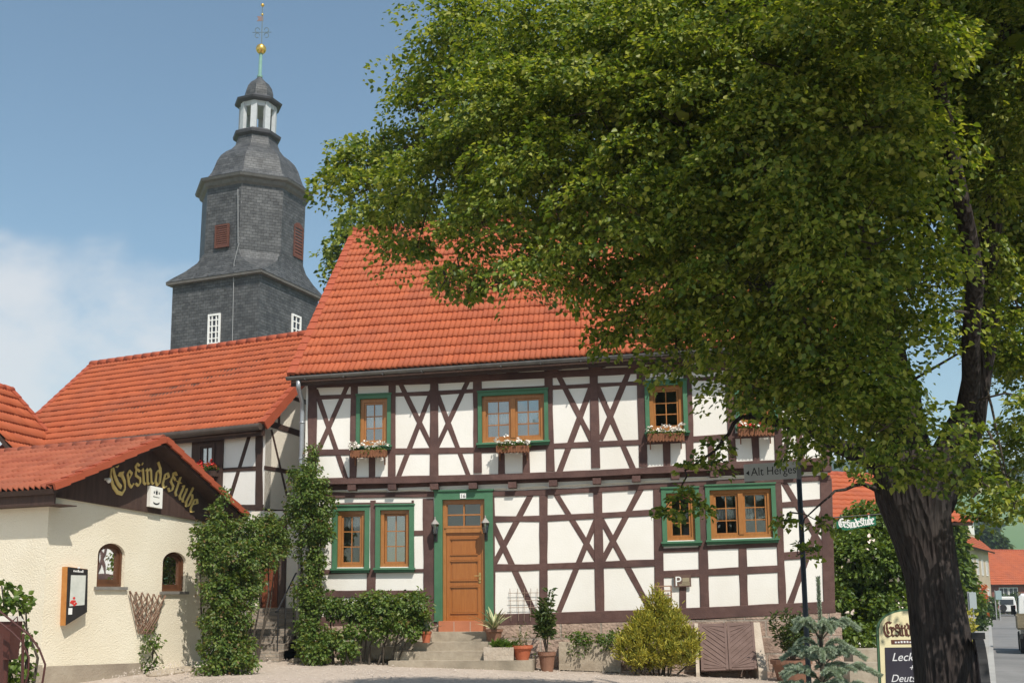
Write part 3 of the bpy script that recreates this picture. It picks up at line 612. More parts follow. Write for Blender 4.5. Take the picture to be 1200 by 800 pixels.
many(FL, 'beam', [(6.8, ((361, 580.6), (460, 579.4), (600, 578), (650, 576), (720, 572.2), (760, 569.8), (850, 565), (973, 559.5))), (14, ((512, 729.2), (361, 729.6))), (13.6, ((578, 726), (660, 723.6), (745, 721), (831, 717.6), (900, 714.2), (978.5, 710.8)))], .027)
many(FL, 'rail', [(3.8, ((389.5, 591), (485, 590.2))), (4.6, ((366, 670), (497, 668.2))), (8, ((366, 696), (497, 695))), (6, ((372, 627), (390, 626.5))), (6, ((485, 624.4), (497, 624))), (6.8, ((578, 608), (637, 607.2), (700, 604), (769, 600))),
    (8, ((578, 664.8), (615, 664.7), (650, 663), (690, 662), (769, 659))), (5, ((776, 644.8), (820, 643.2))), (8.6, ((776, 672.5), (821, 671))), (5, ((828, 641.5), (913, 637.5))), (8.5, ((829, 670.3), (914, 666))), (7, ((915, 591.5), (964, 588))), (9, ((917, 651.4), (967, 648)))], .019)
many(FL, 'brace', [(6.6, ((621.2, 581), (579, 660.5))), (6.6, ((578.5, 615.5), (626.5, 718))), (6.8, ((651.8, 579), (697, 652))), (6.8, ((696.5, 614), (654.5, 717))), (7.2, ((704.5, 608), (761, 712))), (7.2, ((750, 574), (707, 655))), (7, ((916, 561), (964, 642))), (7, ((965.5, 597), (926, 707)))], .014)
def joists(pl, xs, yf, wpx, hpx, w0, w1):
    for x in xs:
        y = yf(x); u, v = pl.uv(x, y); k = pl.pxm(x, y); a, b = wpx / k / 2, hpx / k / 2
        mb = MB(); mb.hexa([pl.p(u + s * a, v + t * b, w0) for s, t in ((-1, -1), (1, -1), (1, 1), (-1, 1))], [pl.p(u + s * (a - .008), v + t * (b - .008), w1) for s, t in ((-1, -1), (1, -1), (1, 1), (-1, 1))]); mb.build('joist_end', TIMBER, house)
LX = [368, 414, 461, 510, 555, 601, 648.5, 699.5, 745.5, 791, 836.5, 882, 927, 968]
joists(FL, LX, lambda x: np.interp(x, (361, 510, 600, 700, 840, 972), (572, 570.4, 568.6, 564, 555.7, 549)), 10.5, 7.6, -.1, .165)
joists(FU, [x - 1 for x in LX], lambda x: np.interp(x, (361, 508, 697, 808, 969), (443.8, 439, 429.8, 425, 417.5)), 14, 7, -.1, .16)
mb = MB(); q = [FL.uv(*p) for p in ((361, 570), (972, 547))]
mb.poly(FL, [(q[0][0], q[0][1] - .1), (q[1][0], q[1][1] - .1), (q[1][0], q[1][1] + .13), (q[0][0], q[0][1] + .13)], -.05, .006); mb.build('jetty_board', TIMBER, house)
mb = MB(); qa, qb = FU.p(XL + .002, jl), FU.p(XR - .002, jr); mb.hexa([p + (0, y_, -.012) for p, y_ in ((qa, .03), (qb, .03), (qb, .16), (qa, .16))], [p + (0, y_, -.001) for p, y_ in ((qa, .03), (qb, .03), (qb, .16), (qa, .16))]); mb.build('jetty_soffit', TIMBER2, house)
mb = MB()
for a, b in zip(LX, LX[1:]):
    y = np.interp((a + b) / 2, (361, 510, 600, 700, 840, 972), (574.4, 572.6, 571, 566.6, 558.4, 552)); sl_ = -.022 if a < 600 else -.06
    y += 1.3; p, r = FL.uv(a + 8, y - sl_ * -8), FL.uv(b - 7, y + sl_ * (b - a - 15)); h = .019
    mb.poly(FL, [(p[0], p[1] - h), (r[0], r[1] - h), (r[0] - .03, r[1] + h * .4), (p[0] + .06, p[1] + h * .5)], .0, .045)
    mb.build('jetty_infill', CREAM2, house); mb = MB()
mb = MB(); q = [FU.uv(*p) for p in ((361, 446), (972, 419))]
mb.poly(FU, [(q[0][0], q[0][1]), (q[1][0], q[1][1]), (q[1][0], q[1][1] + .22), (q[0][0], q[0][1] + .22)], -.05, .008); mb.build('eave_board', TIMBER, house)
mb = MB()
for a, b in zip(LX, LX[1:]):
    y = lambda x: np.interp(x, (361, 508, 697, 808, 969), (444.2, 440.6, 431.6, 426.8, 419.4)); p, r = FU.uv(a + 8, y(a + 8)), FU.uv(b - 10, y(b - 10)); h = .026
    mb.poly(FU, [(p[0], p[1] - h), (r[0], r[1] - h), (r[0], r[1] + h), (p[0] + .05, p[1] + h)], 0, .016)
    mb.build('eave_infill', CREAM2, house); mb = MB()

# ---------------------------------------------------------------- the wing with the smaller timber gable, left of the house
_a = math.radians(18); GV = np.array([math.sin(_a), math.cos(_a), 0]); AV = np.array([-math.cos(_a), math.sin(_a), 0]); NV = -AV
E0 = np.array([-6.088, 1.523, 5.677])
wing = thing('timber_framed_wing', (-9.5, 4.5, .4), 'lower timber-framed wing with long red roof behind the plastered inn, below the church tower', 'house')
AF = Plane((E0[0], E0[1], 0) + GV * .28 - NV * .12, NV, -GV); AG = Plane((E0[0], E0[1], 0) + GV * .28 - NV * .12, GV, NV)
mb = MB(); Lw = 9.0
mb.poly(AF, [(-Lw, .2), (0, .2), (0, 5.62), (-Lw, 5.5)], -.25, 0); mb.build('front_wall', PLASTER, wing)
mb = MB(); mb.poly(AG, [(.002, .2), (4.3, .2), (4.3, 8.0), (3.25, 8.62), (.002, 5.62)], -.25, 0); mb.build('gable_wall', CREAM2, wing)
mb = MB(); q = AF.p(-Lw, 0), AF.p(-Lw, 0) + GV * 4.3
mb.hexa([q[0] + (0, 0, .2), q[1] + (0, 0, .2), q[1] + AV * -.25 + (0, 0, .2), q[0] + AV * -.25 + (0, 0, .2)], [q[0] + (0, 0, 5.5), q[1] + (0, 0, 8), q[1] + AV * -.25 + (0, 0, 8), q[0] + AV * -.25 + (0, 0, 5.5)])
mb.build('end_wall', CREAM2, wing)
eL = np.array([-14.25, 4.2, 5.58]); rR, rL = np.array([-5.0, 4.86, 8.77]), np.array([-13.8, 8.2, 8.77])
wr = tiled_roof('roof', eL, E0 + NV * .02, rR, rL, TILE, wing, course=.34, lift=.042)
tiled_roof('rear_roof', E0 + GV * 6.0 + AV * .3 + (0, 0, .6), eL + GV * 6.6, rL, rR, TILE, wing, .3, .6)
ridge('ridge_tiles', rL + (0, 0, .02), rR + (0, 0, .02), VERGE, wr); verge('verge_tiles', E0 + NV * .03, rR + NV * .03, NV, VERGE, wr, .16); verge('verge_tiles', eL, rL, AV, VERGE, wr, .14)
mb = MB(); fq = [eL + GV * .06, E0 + GV * .06]; mb.hexa([p + (0, 0, -.25) for p in fq] + [p + GV * .03 + (0, 0, -.25) for p in fq[::-1]], [p + (0, 0, .03) for p in fq] + [p + GV * .03 + (0, 0, .03) for p in fq[::-1]]); mb.build('light_stop_fascia', TIMBER2, wing); mb = MB(); gq = [eL - GV * .09 + (0, 0, -.06), E0 - GV * .09 + (0, 0, -.06)]; mb.tube(gq, .085, 12); mb.build('gutter', pm('old brown gutter', (.06, .045, .035), (.10, .075, .06), 4, .5), wing)  # fascia added to keep leaking sun off the wing's front wall
def many2(pl, name, items, proud, parent, mat): [strip(pl, p, w_, name, parent, proud, mat=mat) for w_, p in items]
many2(AF, 'post', [(10, ((303.8, 502), (303.8, 598)))], .02, wing, TIMBER2); many2(AF, 'rail', [(5, ((262, 550.5), (300, 548.5))), (6, ((195, 516), (300, 502)))], .017, wing, TIMBER2)
many2(AF, 'beam', [(7, ((255, 594), (309, 594.5)))], .025, wing, TIMBER2); many2(AF, 'brace', [(5, ((293.5, 506), (269.5, 584)))], .012, wing, TIMBER2)
many2(AG, 'post', [(4, ((326.8, 470), (326.8, 498)))], .018, wing, TIMBER2); many2(AG, 'beam', [(7.5, ((309.5, 494), (356, 509.5)))], .022, wing, TIMBER2)
many2(AG, 'rail', [(5, ((309.5, 547.5), (358, 556))), (5, ((333, 463), (358, 471))), (6, ((310, 598), (358, 603)))], .016, wing, TIMBER2); many2(AG, 'brace', [(3.6, ((318, 503), (336, 580)))], .012, wing, TIMBER2)
make_window(AF, None, (226.5, 511.5, 263, 590), 10.5, 3.2, -.12, parent=wing, cas=BOARDS, wood=BOARDS, rows=2, depth=-.03, sill=False)
# wall and door that close the passage between wing and house, with the steps up to it
PZ = Plane((-6.05, 1.35, 0), (1, 0, 0), (0, -1, 0))
mb = MB(); dl, dr = PZ.uv(304, 700)[0], PZ.uv(335, 700)[0]; db = PZ.uv(320, 712)[1]
mb.poly(PZ, [(-.2, .2), (1.6, .2), (1.6, 3.6), (-.2, 3.6)], -.15, 0, 0, [[(dl, db), (dr, db), (dr, db + 2.05), (dl, db + 2.05)]]); mb.build('passage_wall', CREAM2, wing)
mb = MB(); mb.pbox(PZ, dl + .001, db, dl + .05, db + 2.04, -.1, .01); mb.pbox(PZ, dr - .05, db, dr - .001, db + 2.04, -.1, .01); mb.pbox(PZ, dl + .05, db + 1.98, dr - .05, db + 2.04, -.1, .008)
pd = mb.build('passage_door', BOARDS, wing); mb = MB(); md = dl + (dr - dl) * .66
mb.pbox(PZ, dl + .052, db + .01, md - .004, db + 1.97, -.08, -.04); 
for z0, z1 in ((.15, .85), (1., 1.85)): mb.pbox(PZ, dl + .13, db + z0, md - .09, db + z1, -.041, -.028)
mb.build('door_leaf', pm('red brown door', (.16, .045, .02), (.21, .065, .03), 6, .5, .002, 60, (6, 6, .6)), pd)
mb = MB(); mb.pbox(PZ, md + .004, db + .01, dr - .052, db + 1.97, -.08, -.045); mb.build('door_leaf', pm('dull brown door', (.085, .055, .042), (.11, .075, .06), 6, .6, .002, 60, (6, 6, .6)), pd)
steps = thing('brick_stairs', (-5.4, 0, .3), 'narrow stepped stairs of grey brick rising between the two ivy masses to a brown door', 'stairs')
BRK = brickmat('grey brown brick', (.24, .20, .165), (.33, .275, .22), (.26, .235, .2), .24, .075, .012, .9, .012, (math.pi / 2, 0, 0))
gz = g(-5.4); NS = 7; hz_ = (db - gz) / NS
for i in range(NS):
    mb = MB(); y0 = -1.1 + i * .34; mb.hexa([(-6.15, y0, gz - .2), (-4.75, y0, gz - .2), (-4.75, 1.3, gz - .2), (-6.15, 1.3, gz - .2)], [(-6.15, y0, gz + hz_ * (i + 1)), (-4.75, y0, gz + hz_ * (i + 1)), (-4.75, 1.34 - .001 * i, gz + hz_ * (i + 1)), (-6.15, 1.34 - .001 * i, gz + hz_ * (i + 1))]); mb.build('step', BRK, steps)
rail = thing('stair_handrail', (-5.0, .4, gz), 'thin dark iron handrail with uprights beside the brick stairs', 'handrail')
mb = MB(); mb.tube([(-4.82, 1.2, db + .85), (-4.82, .2, db + .75), (-4.82, -1.0, gz + 1.0), (-4.82, -1.15, gz + .95)], .02, 6)
for yy, zz in ((1.1, db), (.6, db - .1), (.1, db - .35), (-.5, gz + .25), (-1.0, gz)): mb.tube([(-4.82, yy, zz), (-4.82, yy, zz + .88 if yy > 0 else zz + 1.0)], .014, 6)
mb.build('railing', DARK, rail)

# ---------------------------------------------------------------- the plastered inn at the left
inn = thing('plastered_inn', (-8, -4, .45), 'low cream roughcast inn with brown boarded gable and old red tiled roof', 'inn')
c0 = np.array([-6.989, -6.40, 0]); PV = Plane(c0, GV, NV); PW = PV.shift(-.42)
uE, zE = PV.uv(61, 571.5); uA, zA = PV.uv(192, 515); uR, zR = PV.uv(288, 605)
wc = PW.uv(57, 600)[0]; plL = PW.uv(60, 581)[1]; plR_u, plR_z = PW.uv(213, 606)
PWL = Plane(PW.p(wc, 0), NV, -GV)                       # the wall that runs to the left from the corner
zline = lambda u: plL + (plR_z - plL) * (u - wc) / (plR_u - wc)
hol = []
def arch(x0, y0, x1, y1):
    a, b = PW.uv(x0, y1), PW.uv(x1, y0); u0, v0, u1, v1 = a[0], a[1], b[0], b[1]; r = (u1 - u0) * .5; h = (v1 - v0) * .27
    return u0, v0, u1, v1 - h, [( (u0 + u1) / 2 + r * math.cos(t), v1 - h + h * math.sin(t)) for t in np.linspace(0, math.pi, 13)]
AR = [arch(113, 637, 147, 687), arch(189.5, 647, 218.5, 692.5)]
for u0, v0, u1, vs_, top in AR: hol.append([(u0, v0), (u1, v0)] + top)
wr_u = uR + .05
mb = MB(); mb.poly(PW, [(wc, -.6), (wr_u, -.6), (wr_u, zR - .02), (uA, zA - .12), (wc, zE - .02)], -.3, 0, 0, hol); mb.build('gable_wall', CREAM, inn)
mb = MB(); mb.poly(PWL, [(-7, -.6), (-.302, -.6), (-.302, zE + .15), (-7, zE + .15)], -.3, 0); mb.build('side_wall', CREAM, inn)
mb = MB(); mb.poly(PW, [(wr_u - .3, 0), (wr_u, 0), (wr_u, zR - .1), (wr_u - .3, zR)], -6, -.302); mb.build('rear_wall', CREAM, inn)
for u0, v0, u1, vs_, top in AR:
    cu = (u0 + u1) / 2; sc = lambda pts, f, dz: [(cu + (u - cu) * f, v0 + (v - v0) * (1 - dz) + (v1_ - v0) * dz * .5) for (u, v) in pts for v1_ in (top[6][1],)]
    outl = [(u0 + .005, v0 + .005), (u1 - .005, v0 + .005)] + [(cu + (u - cu) * .985, v - .004) for u, v in top]; t = .055
    inn_ = [(u0 + t, v0 + t), (u1 - t, v0 + t)] + [(cu + (u - cu) * (1 - t / (u1 - u0) * 2), vs_ + (v - vs_) * .80) for u, v in top]
    WF = pm('inn window wood', (.085, .036, .018), (.13, .055, .025), 8, .45); mb = MB(); mb.poly(PW, outl, -.16, -.06, 0, [inn_]); win = mb.build('window', WF, inn)
    mb = MB(); i2 = [(u0 + 2 * t, v0 + 2.4 * t), (u1 - 2 * t, v0 + 2.4 * t)] + [(cu + (u - cu) * (1 - t / (u1 - u0) * 4), vs_ - .01 + (v - vs_) * .62) for u, v in top]
    mb.poly(PW, [(cu + (u - cu) * .995, v) for u, v in inn_], -.15, -.085, 0, [i2]); mb.build('sash', WF, win)
    mb = MB(); mb.poly(PW, [(cu + (u - cu) * 1.02, v) for u, v in i2], -.125, -.12); mb.build('pane', glassmat('inn pane', .3, (.75, .77, .8), .04), win)
    mb = MB(); mb.poly(PW, outl, -.3, -.29); mb.build('dark_room_sheet', pm('inn room', (.03, .026, .022)), win)  # dark sheet behind the pane stands in for the unlit room
    mb = MB(); mb.pbox(PW, u0 - .06, v0 - .055, u1 + .06, v0 - .002, -.12, .05); mb.build('sill', pm('grey sill', (.17, .16, .14), (.24, .22, .2), 5, .8), win)
mb = MB(); mb.poly(PW, [(wc - .08, zline(wc) + .0), (wr_u + .1, zline(wr_u) - .02), (uR, zR - .04), (uA, zA - .07), (uE + .05, zE - .06)], .004, .045); mb.build('gable_boarding', BOARDS, inn)
tA, tE, tR = PV.p(uA, zA), PV.p(uE, zE), PV.p(uR, zR)
ir = tiled_roof('roof', tE + AV * 6.5, tE, tA, tA + AV * 6.5, TILEO, inn, wave=.125, course=.36, amp=.028, lift=.03)
tiled_roof('rear_roof', tR, tR + AV * 6.5, tA + AV * 6.5, tA, TILEO, inn, wave=.25, course=.4)
ridge('ridge_tiles', tA + AV * 6.5 + (0, 0, .0), tA, TILEO, ir, .10); verge('verge_tiles', tE + NV * .03, tA + NV * .03, NV, VERGE, ir, .055); verge('verge_tiles', tR + NV * .03, tA + NV * .03, NV, VERGE, ir, .055)
mb = MB(); q = [tE + AV * 6.5 + GV * .1, tE + GV * .1 + AV * .05]; mb.hexa([p + (0, 0, -.24) for p in q] + [p + GV * .04 + (0, 0, -.24) for p in q[::-1]], [p + (0, 0, -.05) for p in q] + [p + GV * .04 + (0, 0, -.05) for p in q[::-1]])
mb.hexa([q[0] + (0, 0, -.26), q[1] + (0, 0, -.26), q[1] + GV * .5 + (0, 0, -.26), q[0] + GV * .5 + (0, 0, -.26)], [q[0] + (0, 0, -.242), q[1] + (0, 0, -.242), q[1] + GV * .5 + (0, 0, -.242), q[0] + GV * .5 + (0, 0, -.242)]); mb.build('eave_boarding', BOARDS, inn)
mb = MB(); PL = pm('grey beige plinth', (.32, .265, .20), (.40, .34, .265), 2.5, .95, .01, 25, c3=(.27, .22, .17), s3=1.1)
pu = PW.uv(168, 776); mb.poly(PW, [(wc - .06, -.6), (pu[0], -.6), (pu[0], pu[1]), (wc + .12, PW.uv(70, 786)[1] + .1), (wc - .06, PW.uv(70, 786)[1] + .06)], .001, .06); mb.build('plinth', PL, inn)
mb = MB(); mb.poly(PWL, [(-7, -.6), (.055, -.6), (.055, .545), (-7, .56)], .002, .058); mb.build('plinth', PL, inn)
for x, y in ((126.5, 561), (257, 590)):
    u, v = PW.shift(.12).uv(x, y); mb = MB(); mb.tube([PW.p(u, v, .03), PW.p(u, v, .12)], .02, 8); mb.lathe(PW.p(u, v - .03, .14), [(.01, -.045), (.04, -.02), (.045, .02), (.02, .05), (.005, .055)], 10); mb.build('globe_lamp', pm('white globe', (.85, .85, .82), None, 3, .25), inn, True)

# ---- blackletter writing with a broad pen
NIB = (math.cos(math.radians(38)), math.sin(math.radians(38)))
GLY = {
    'G': (.98, [[(.80, 1.38), (.62, 1.55), (.34, 1.5), (.08, 1.1), (.04, .55), (.18, .15), (.45, -.05), (.75, .1), (.88, .4), (.86, .8), (.66, .98)], [(.42, 1.45), (.36, 1.0), (.40, .55), (.52, .3)], [(.80, 1.38), (.92, 1.5)], [(.66, .98), (.98, .9)]]),
    'e': (.55, [[(.06, .84), (.06, .2)], [(.06, .84), (.24, 1.0), (.42, .8), (.10, .50)], [(.06, .2), (.22, .0), (.44, .18)]]),
    's': (.55, [[(.06, .84), (.24, .98), (.42, .86)], [(.08, .80), (.08, .62), (.40, .42), (.40, .18)], [(.40, .18), (.2, .0), (.02, .14)], [(.16, .98), (.10, 1.22), (.24, 1.34), (.42, 1.2)]]),
    'i': (.30, [[(-.02, .86), (.08, .96), (.10, .86), (.10, .16), (.24, .04)], [(.06, 1.24), (.14, 1.34)]]),
    'n': (.66, [[(-.02, .86), (.08, .96), (.10, .86), (.10, .14), (.2, .04)], [(.12, .80), (.32, .98), (.44, .84), (.44, .16), (.58, .04)]]),
    'd': (.58, [[(.06, .78), (.06, .2), (.24, .0), (.44, .2), (.44, .74)], [(.06, .78), (.24, .96), (.44, .74)], [(.44, .74), (.38, 1.05), (.12, 1.42)]]),
    't': (.42, [[(.12, 1.26), (.12, .18), (.28, .02)], [(-.06, .90), (.34, .94)]]),
    'u': (.66, [[(-.02, .86), (.08, .96), (.10, .84), (.10, .18), (.26, .02), (.44, .22)], [(.40, .96), (.44, .84), (.44, .16), (.58, .04)]]),
    'b': (.58, [[(.02, 1.44), (.10, 1.52), (.10, .2)], [(.10, .2), (.26, .0), (.44, .2), (.44, .76), (.28, .96), (.12, .82)]]),
}
def blackletter(mb, pl, word, place, size, w0, w1, m=0, weight=.2):
    """place(i) -> (u, v, angle) of the lower left of letter i"""
    k = 0
    for i, ch in enumerate(word):
        u0, v0, an, sz = place(i); wd, strokes = GLY[ch]; c, s = math.cos(an), math.sin(an)
        wt = weight * (1.25 if ch == 'G' else 1)
        for st in strokes:
            for a, b in zip(st, st[1:]):
                d = np.array([b[0] - a[0], b[1] - a[1]]); d = d / (np.linalg.norm(d) + 1e-9) * .02
                a2, b2 = (a[0] - d[0], a[1] - d[1]), (b[0] + d[0], b[1] + d[1]); nx, ny = NIB[0] * wt / 2, NIB[1] * wt / 2
                if abs(d[0] * NIB[1] - d[1] * NIB[0]) < .006: nx, ny = -d[1] / .02 * wt * .22, d[0] / .02 * wt * .22
                q = [(a2[0] - nx, a2[1] - ny), (a2[0] + nx, a2[1] + ny), (b2[0] + nx, b2[1] + ny), (b2[0] - nx, b2[1] - ny)]
                P = [(u0 + (x * c - y * s) * sz, v0 + (x * s + y * c) * sz) for x, y in q]; k += 1; e = (k % 7) * .0006
                if (P[1][0] - P[0][0]) * (P[3][1] - P[0][1]) - (P[1][1] - P[0][1]) * (P[3][0] - P[0][0]) < 0: P = P[::-1]
                mb.hexa([pl.p(x, y, w0) for x, y in P], [pl.p(x, y, w1 + e) for x, y in P], m)
base = [(136.5, 578.5), (150, 569), (157, 566.3), (164.6, 565.6), (169.5, 564.8), (180.5, 564.2), (189, 566.3), (196.2, 570.6), (203.8, 575.6), (208.2, 579), (215.2, 586.2), (222.3, 594.5), (228, 600.5)]
PB = PW.shift(.065); bu = [PB.uv(p[0] - .5, p[1] + 3) for p in base]
arcl = np.concatenate([[0], np.cumsum([np.linalg.norm(b - a) for a, b in zip(bu, bu[1:])])]); gw = [GLY[c][0] * (1.12 if c == 'G' else 1) for c in 'Gesindestube']; cumw = np.concatenate([[0], np.cumsum(gw)]) / sum(gw)
def place(i):
    pos = lambda t: np.array([np.interp(t * arcl[-1], arcl, [q[k] for q in bu]) for k in (0, 1)])
    a, b = pos(cumw[i]), pos(cumw[i + 1]); an = math.atan2(b[1] - a[1], b[0] - a[0])
    return a[0], a[1], an * .95, arcl[-1] / sum(gw) * (1.06 if i == 0 else .93)
mb = MB(); blackletter(mb, PW, 'Gesindestube', place, .3, .055, .075, weight=.17); mb.build('sign_lettering', GOLDP, inn)
# small white brewery sign with three dark crowns
bs = thing('small_wall_sign', PW.p(*PW.uv(182, 591), .05), 'small white square sign with dark emblem under the curved gold lettering', 'sign')
a, b = PW.shift(.12).uv(175.3, 593), PW.shift(.12).uv(190.5, 570.5); mb = MB(); mb.pbox(PW, a[0], a[1], b[0], b[1] , .05, .13, 0, -.06); mb.build('sign_panel', pm('sign white', (.82, .80, .74), None, 3, .4), bs)
mb = MB(); cu = (a[0] + b[0]) / 2; cv = (a[1] + b[1]) / 2 - .012; W_ = b[0] - a[0]; H_ = b[1] - a[1]
for dx, dz, s in ((-.2, .24, .55), (0, .26, 1), (.2, .22, .55)):
    x, z = cu + dx * W_, cv + dz * H_; h = .13 * H_ * s; r = .06 * W_ * s
    mb.poly(PW, [(x - r, z - h), (x + r, z - h), (x + r * 1.5, z + h * .6), (x + r * .5, z), (x, z + h), (x - r * .5, z), (x - r * 1.5, z + h * .6)], .131, .134)
tiny_print(mb, PW, cu, cv - .02 * H_, W_ * .5, .07 * H_, .131, 6, -.06)
arc = [(cu + W_ * .26 * math.cos(t), cv - H_ * .26 + H_ * .10 * math.sin(t)) for t in np.linspace(math.pi * 1.1, math.pi * 1.9, 9)]
mb.poly(PW, arc + [(x, y + .07 * H_) for x, y in arc[::-1]], .131, .1345); mb.build('emblem', DARK, bs)
# menu case
mc = thing('menu_case', PW.p(*PW.uv(87, 725), .06), 'black glazed menu case with orange wooden side hung on the cream wall', 'menu case')
q = [PW.shift(.1).uv(*p) for p in ((75.5, 732.5), (100.5, 717), (101.5, 666.5), (78, 663.5))]; q = [tuple(p) for p in q]
mb = MB(); mb.poly(PW, q, .002, .12); mb.build('case', pm('orange case wood', (.42, .17, .04), (.5, .22, .06), 8, .45), mc)
cx_, cy_ = sum(p[0] for p in q) / 4, sum(p[1] for p in q) / 4
sq = lambda f, h: [(cx_ + (p[0] - cx_) * f, cy_ + (p[1] - cy_) * h) for p in q]
mb = MB(); mb.poly(PW, sq(.98, .985), .121, .135); mb.build('front_frame', pm('black frame', (.02, .018, .017), (.03, .026, .025), 8, .5), mc)
H_ = q[3][1] - q[0][1]; W_ = q[1][0] - q[0][0]
pp = [(cx_ - W_ * .36, cy_ - H_ * .22), (cx_ + W_ * .36, cy_ - H_ * .20), (cx_ + W_ * .36, cy_ + H_ * .31), (cx_ - W_ * .36, cy_ + H_ * .31)]
mb = MB(); mb.poly(PW, pp, .136, .139); mb.build('menu_sheet', pm('menu paper', (.50, .52, .47), (.66, .66, .60), 5, .35), mc)
mb = MB(); r_ = random.Random(4)
for i in range(9): x, z = cx_ - W_ * .22 + r_.gauss(0, .045), cy_ - H_ * .15 + r_.gauss(0, .03); mb.poly(PW, [(x + .028 * math.cos(t), z + .022 * math.sin(t)) for t in np.linspace(0, 5.2, 6)], .1395, .141 + i * .0004)
mb.build('red_flower_print', REDFL, mc)
mb = MB(); tiny_print(mb, PW, cx_, cy_ + H_ * .36, W_ * .5, H_ * .045, .136, 7, -.05); mb.poly(PW, [(cx_ - .03, cy_ + H_ * .43), (cx_ + .03, cy_ + H_ * .43), (cx_ + .02, cy_ + H_ * .46), (cx_ - .02, cy_ + H_ * .46)], .136, .138)
mb.pbox(PW, cx_ - W_ * .40, cy_ - H_ * .36, cx_ - W_ * .22, cy_ - H_ * .25, .136, .139); mb.build('white_lettering', WHITE, mc)
# fan trellis
tr = thing('fan_trellis', PW.p(*PW.uv(168, 784), .08), 'fan-shaped brown wooden trellis leaning on the cream wall below the windows', 'trellis')
q = [PW.uv(*p) for p in ((149, 692), (190.5, 697.5), (176, 742), (160, 742))]; mb = MB(); k = 0
def slat(a, b, w_=.011, wd=.05):
    t = unit(np.array(b) - np.array(a)); s = np.array([-t[1], t[0]]) * w_
    mb.hexa([PW.p(*(np.array(p) + e * s), wd) for p, e in ((a, -1), (b, -1), (b, 1), (a, 1))], [PW.p(*(np.array(p) + e * s), wd + .014) for p, e in ((a, -1), (b, -1), (b, 1), (a, 1))])
bil = lambda s, t: (q[0] * (1 - s) + q[1] * s) * (1 - t) + (q[3] * (1 - s) + q[2] * s) * t
for i in range(7): slat(bil(i / 6, 0), bil(i / 6, 1), .011, .045)
for i in range(-5, 7):
    for sg, wd in ((1, .06), (-1, .075)):
        s0 = i / 6 if sg > 0 else 1 - i / 6; n = 10
        pts = [(s0 + sg * .9 * t, t) for t in np.linspace(0, 1, n)]; pts = [p for p in pts if -.01 <= p[0] <= 1.01]
        if len(pts) > 1: slat(bil(*pts[0]), bil(*pts[-1]), .008, wd)
mb.build('lattice', pm('grey brown slat', (.20, .12, .08), (.27, .17, .12), 8, .8), tr)

# ---------------------------------------------------------------- church tower
tower = thing('church_tower', (-16.065, 28.411, .3), 'tall slate-clad church tower with octagonal belfry, lantern and gilded ball', 'tower')
_t = math.radians(16.5); TG = np.array([math.sin(_t), math.cos(_t), 0]); TN = np.array([math.cos(_t), -math.sin(_t), 0]); TC = np.array([-16.065, 28.411, 0]); HW = 2.55
TILTV = (.019 * RH[0], .019 * RH[1])
def tc_(z): return TC + RH * .13 + np.array([TILTV[0] * (z - 17), TILTV[1] * (z - 17), 0])
mb = MB(); cs = [TC + TG * a * HW + TN * b * HW for a, b in ((-1, -1), (-1, 1), (1, 1), (1, -1))]
for i in range(4):
    a, b = cs[i], cs[(i + 1) % 4]; mb.add([a, b, b + (0, 0, 17.05), a + (0, 0, 17.05)], [[0, 1, 2, 3]], 0, [[(i * 9, 0), (i * 9 + 5.1, 0), (i * 9 + 5.1, 17.05), (i * 9, 17.05)]])
mb.build('lower_shaft', SLATE, tower)
VR = math.radians(73.5 + 22.5); ra8 = 2.43 / math.cos(math.pi / 8)
# skirt roof: from the square eave to the octagon
def skirt():
    mb = MB(); V = []; ZL = [(2.80, 16.98, 0.), (2.72, 17.15, .1), (2.60, 17.45, .4), (2.48, 17.85, .75), (2.40, 18.3, 1.)]
    for hw, z, t in ZL:
        for k in range(8):
            th = VR + k * math.pi / 4; o8 = np.array([math.cos(th), math.sin(th), 0]) * ra8 * (hw / 2.40 if t < 1 else 1)
            d = np.array([o8 @ TN, o8 @ TG]); sq = d / np.abs(d).max() * hw; cn = np.sign(d) * hw
            P4 = cn * (1 - t) ** 1.3 + d * (1 - (1 - t) ** 1.3)
            if t == 0: P4 = cn * .9999 + d * .0001
            V.append(TC + RH * .13 * t + TN * P4[0] + TG * P4[1] + np.array([0, 0, z]))
    F = []; uv = []
    for j in range(len(ZL) - 1):
        for k in range(8):
            F.append([j * 8 + k, j * 8 + (k + 1) % 8, j * 8 + 8 + (k + 1) % 8, j * 8 + 8 + k]); uv.append([(k * 5, ZL[j][1] * 1.3), (k * 5 + 2, ZL[j][1] * 1.3), (k * 5 + 2, ZL[j + 1][1] * 1.3), (k * 5, ZL[j + 1][1] * 1.3)])
    mb.add(V, F, 0, uv); return mb
sk = skirt().build('skirt_roof', SLATE, tower)
mb = MB(); q = [TC + TG * a * 2.78 + TN * b * 2.78 for a, b in ((-1, -1), (-1, 1), (1, 1), (1, -1))]; mb.hexa([p + (0, 0, 16.84) for p in q], [p + (0, 0, 16.975) for p in q]); mb.build('eave_moulding', pm('grey eave wood', (.10, .09, .08), (.14, .13, .115), 4, .7), tower)
mb = MB(); z0 = 18.2; mb.lathe(tc_(z0) + (0, 0, z0), [(ra8, 0), (ra8, 3.75)], 8, rot=VR, tilt=TILTV); mb.build('belfry', SLATE, tower)
mb = MB(); z0 = 21.6; mb.lathe(tc_(z0) + (0, 0, z0), [(2.6, 0), (2.76, .12), (2.82, .28), (2.98, .34), (3.03, .46), (2.6, .5)], 8, rot=VR, tilt=TILTV); mb.build('belfry_cornice', pm('grey cornice', (.10, .098, .092), (.15, .146, .138), 4, .7), tower)
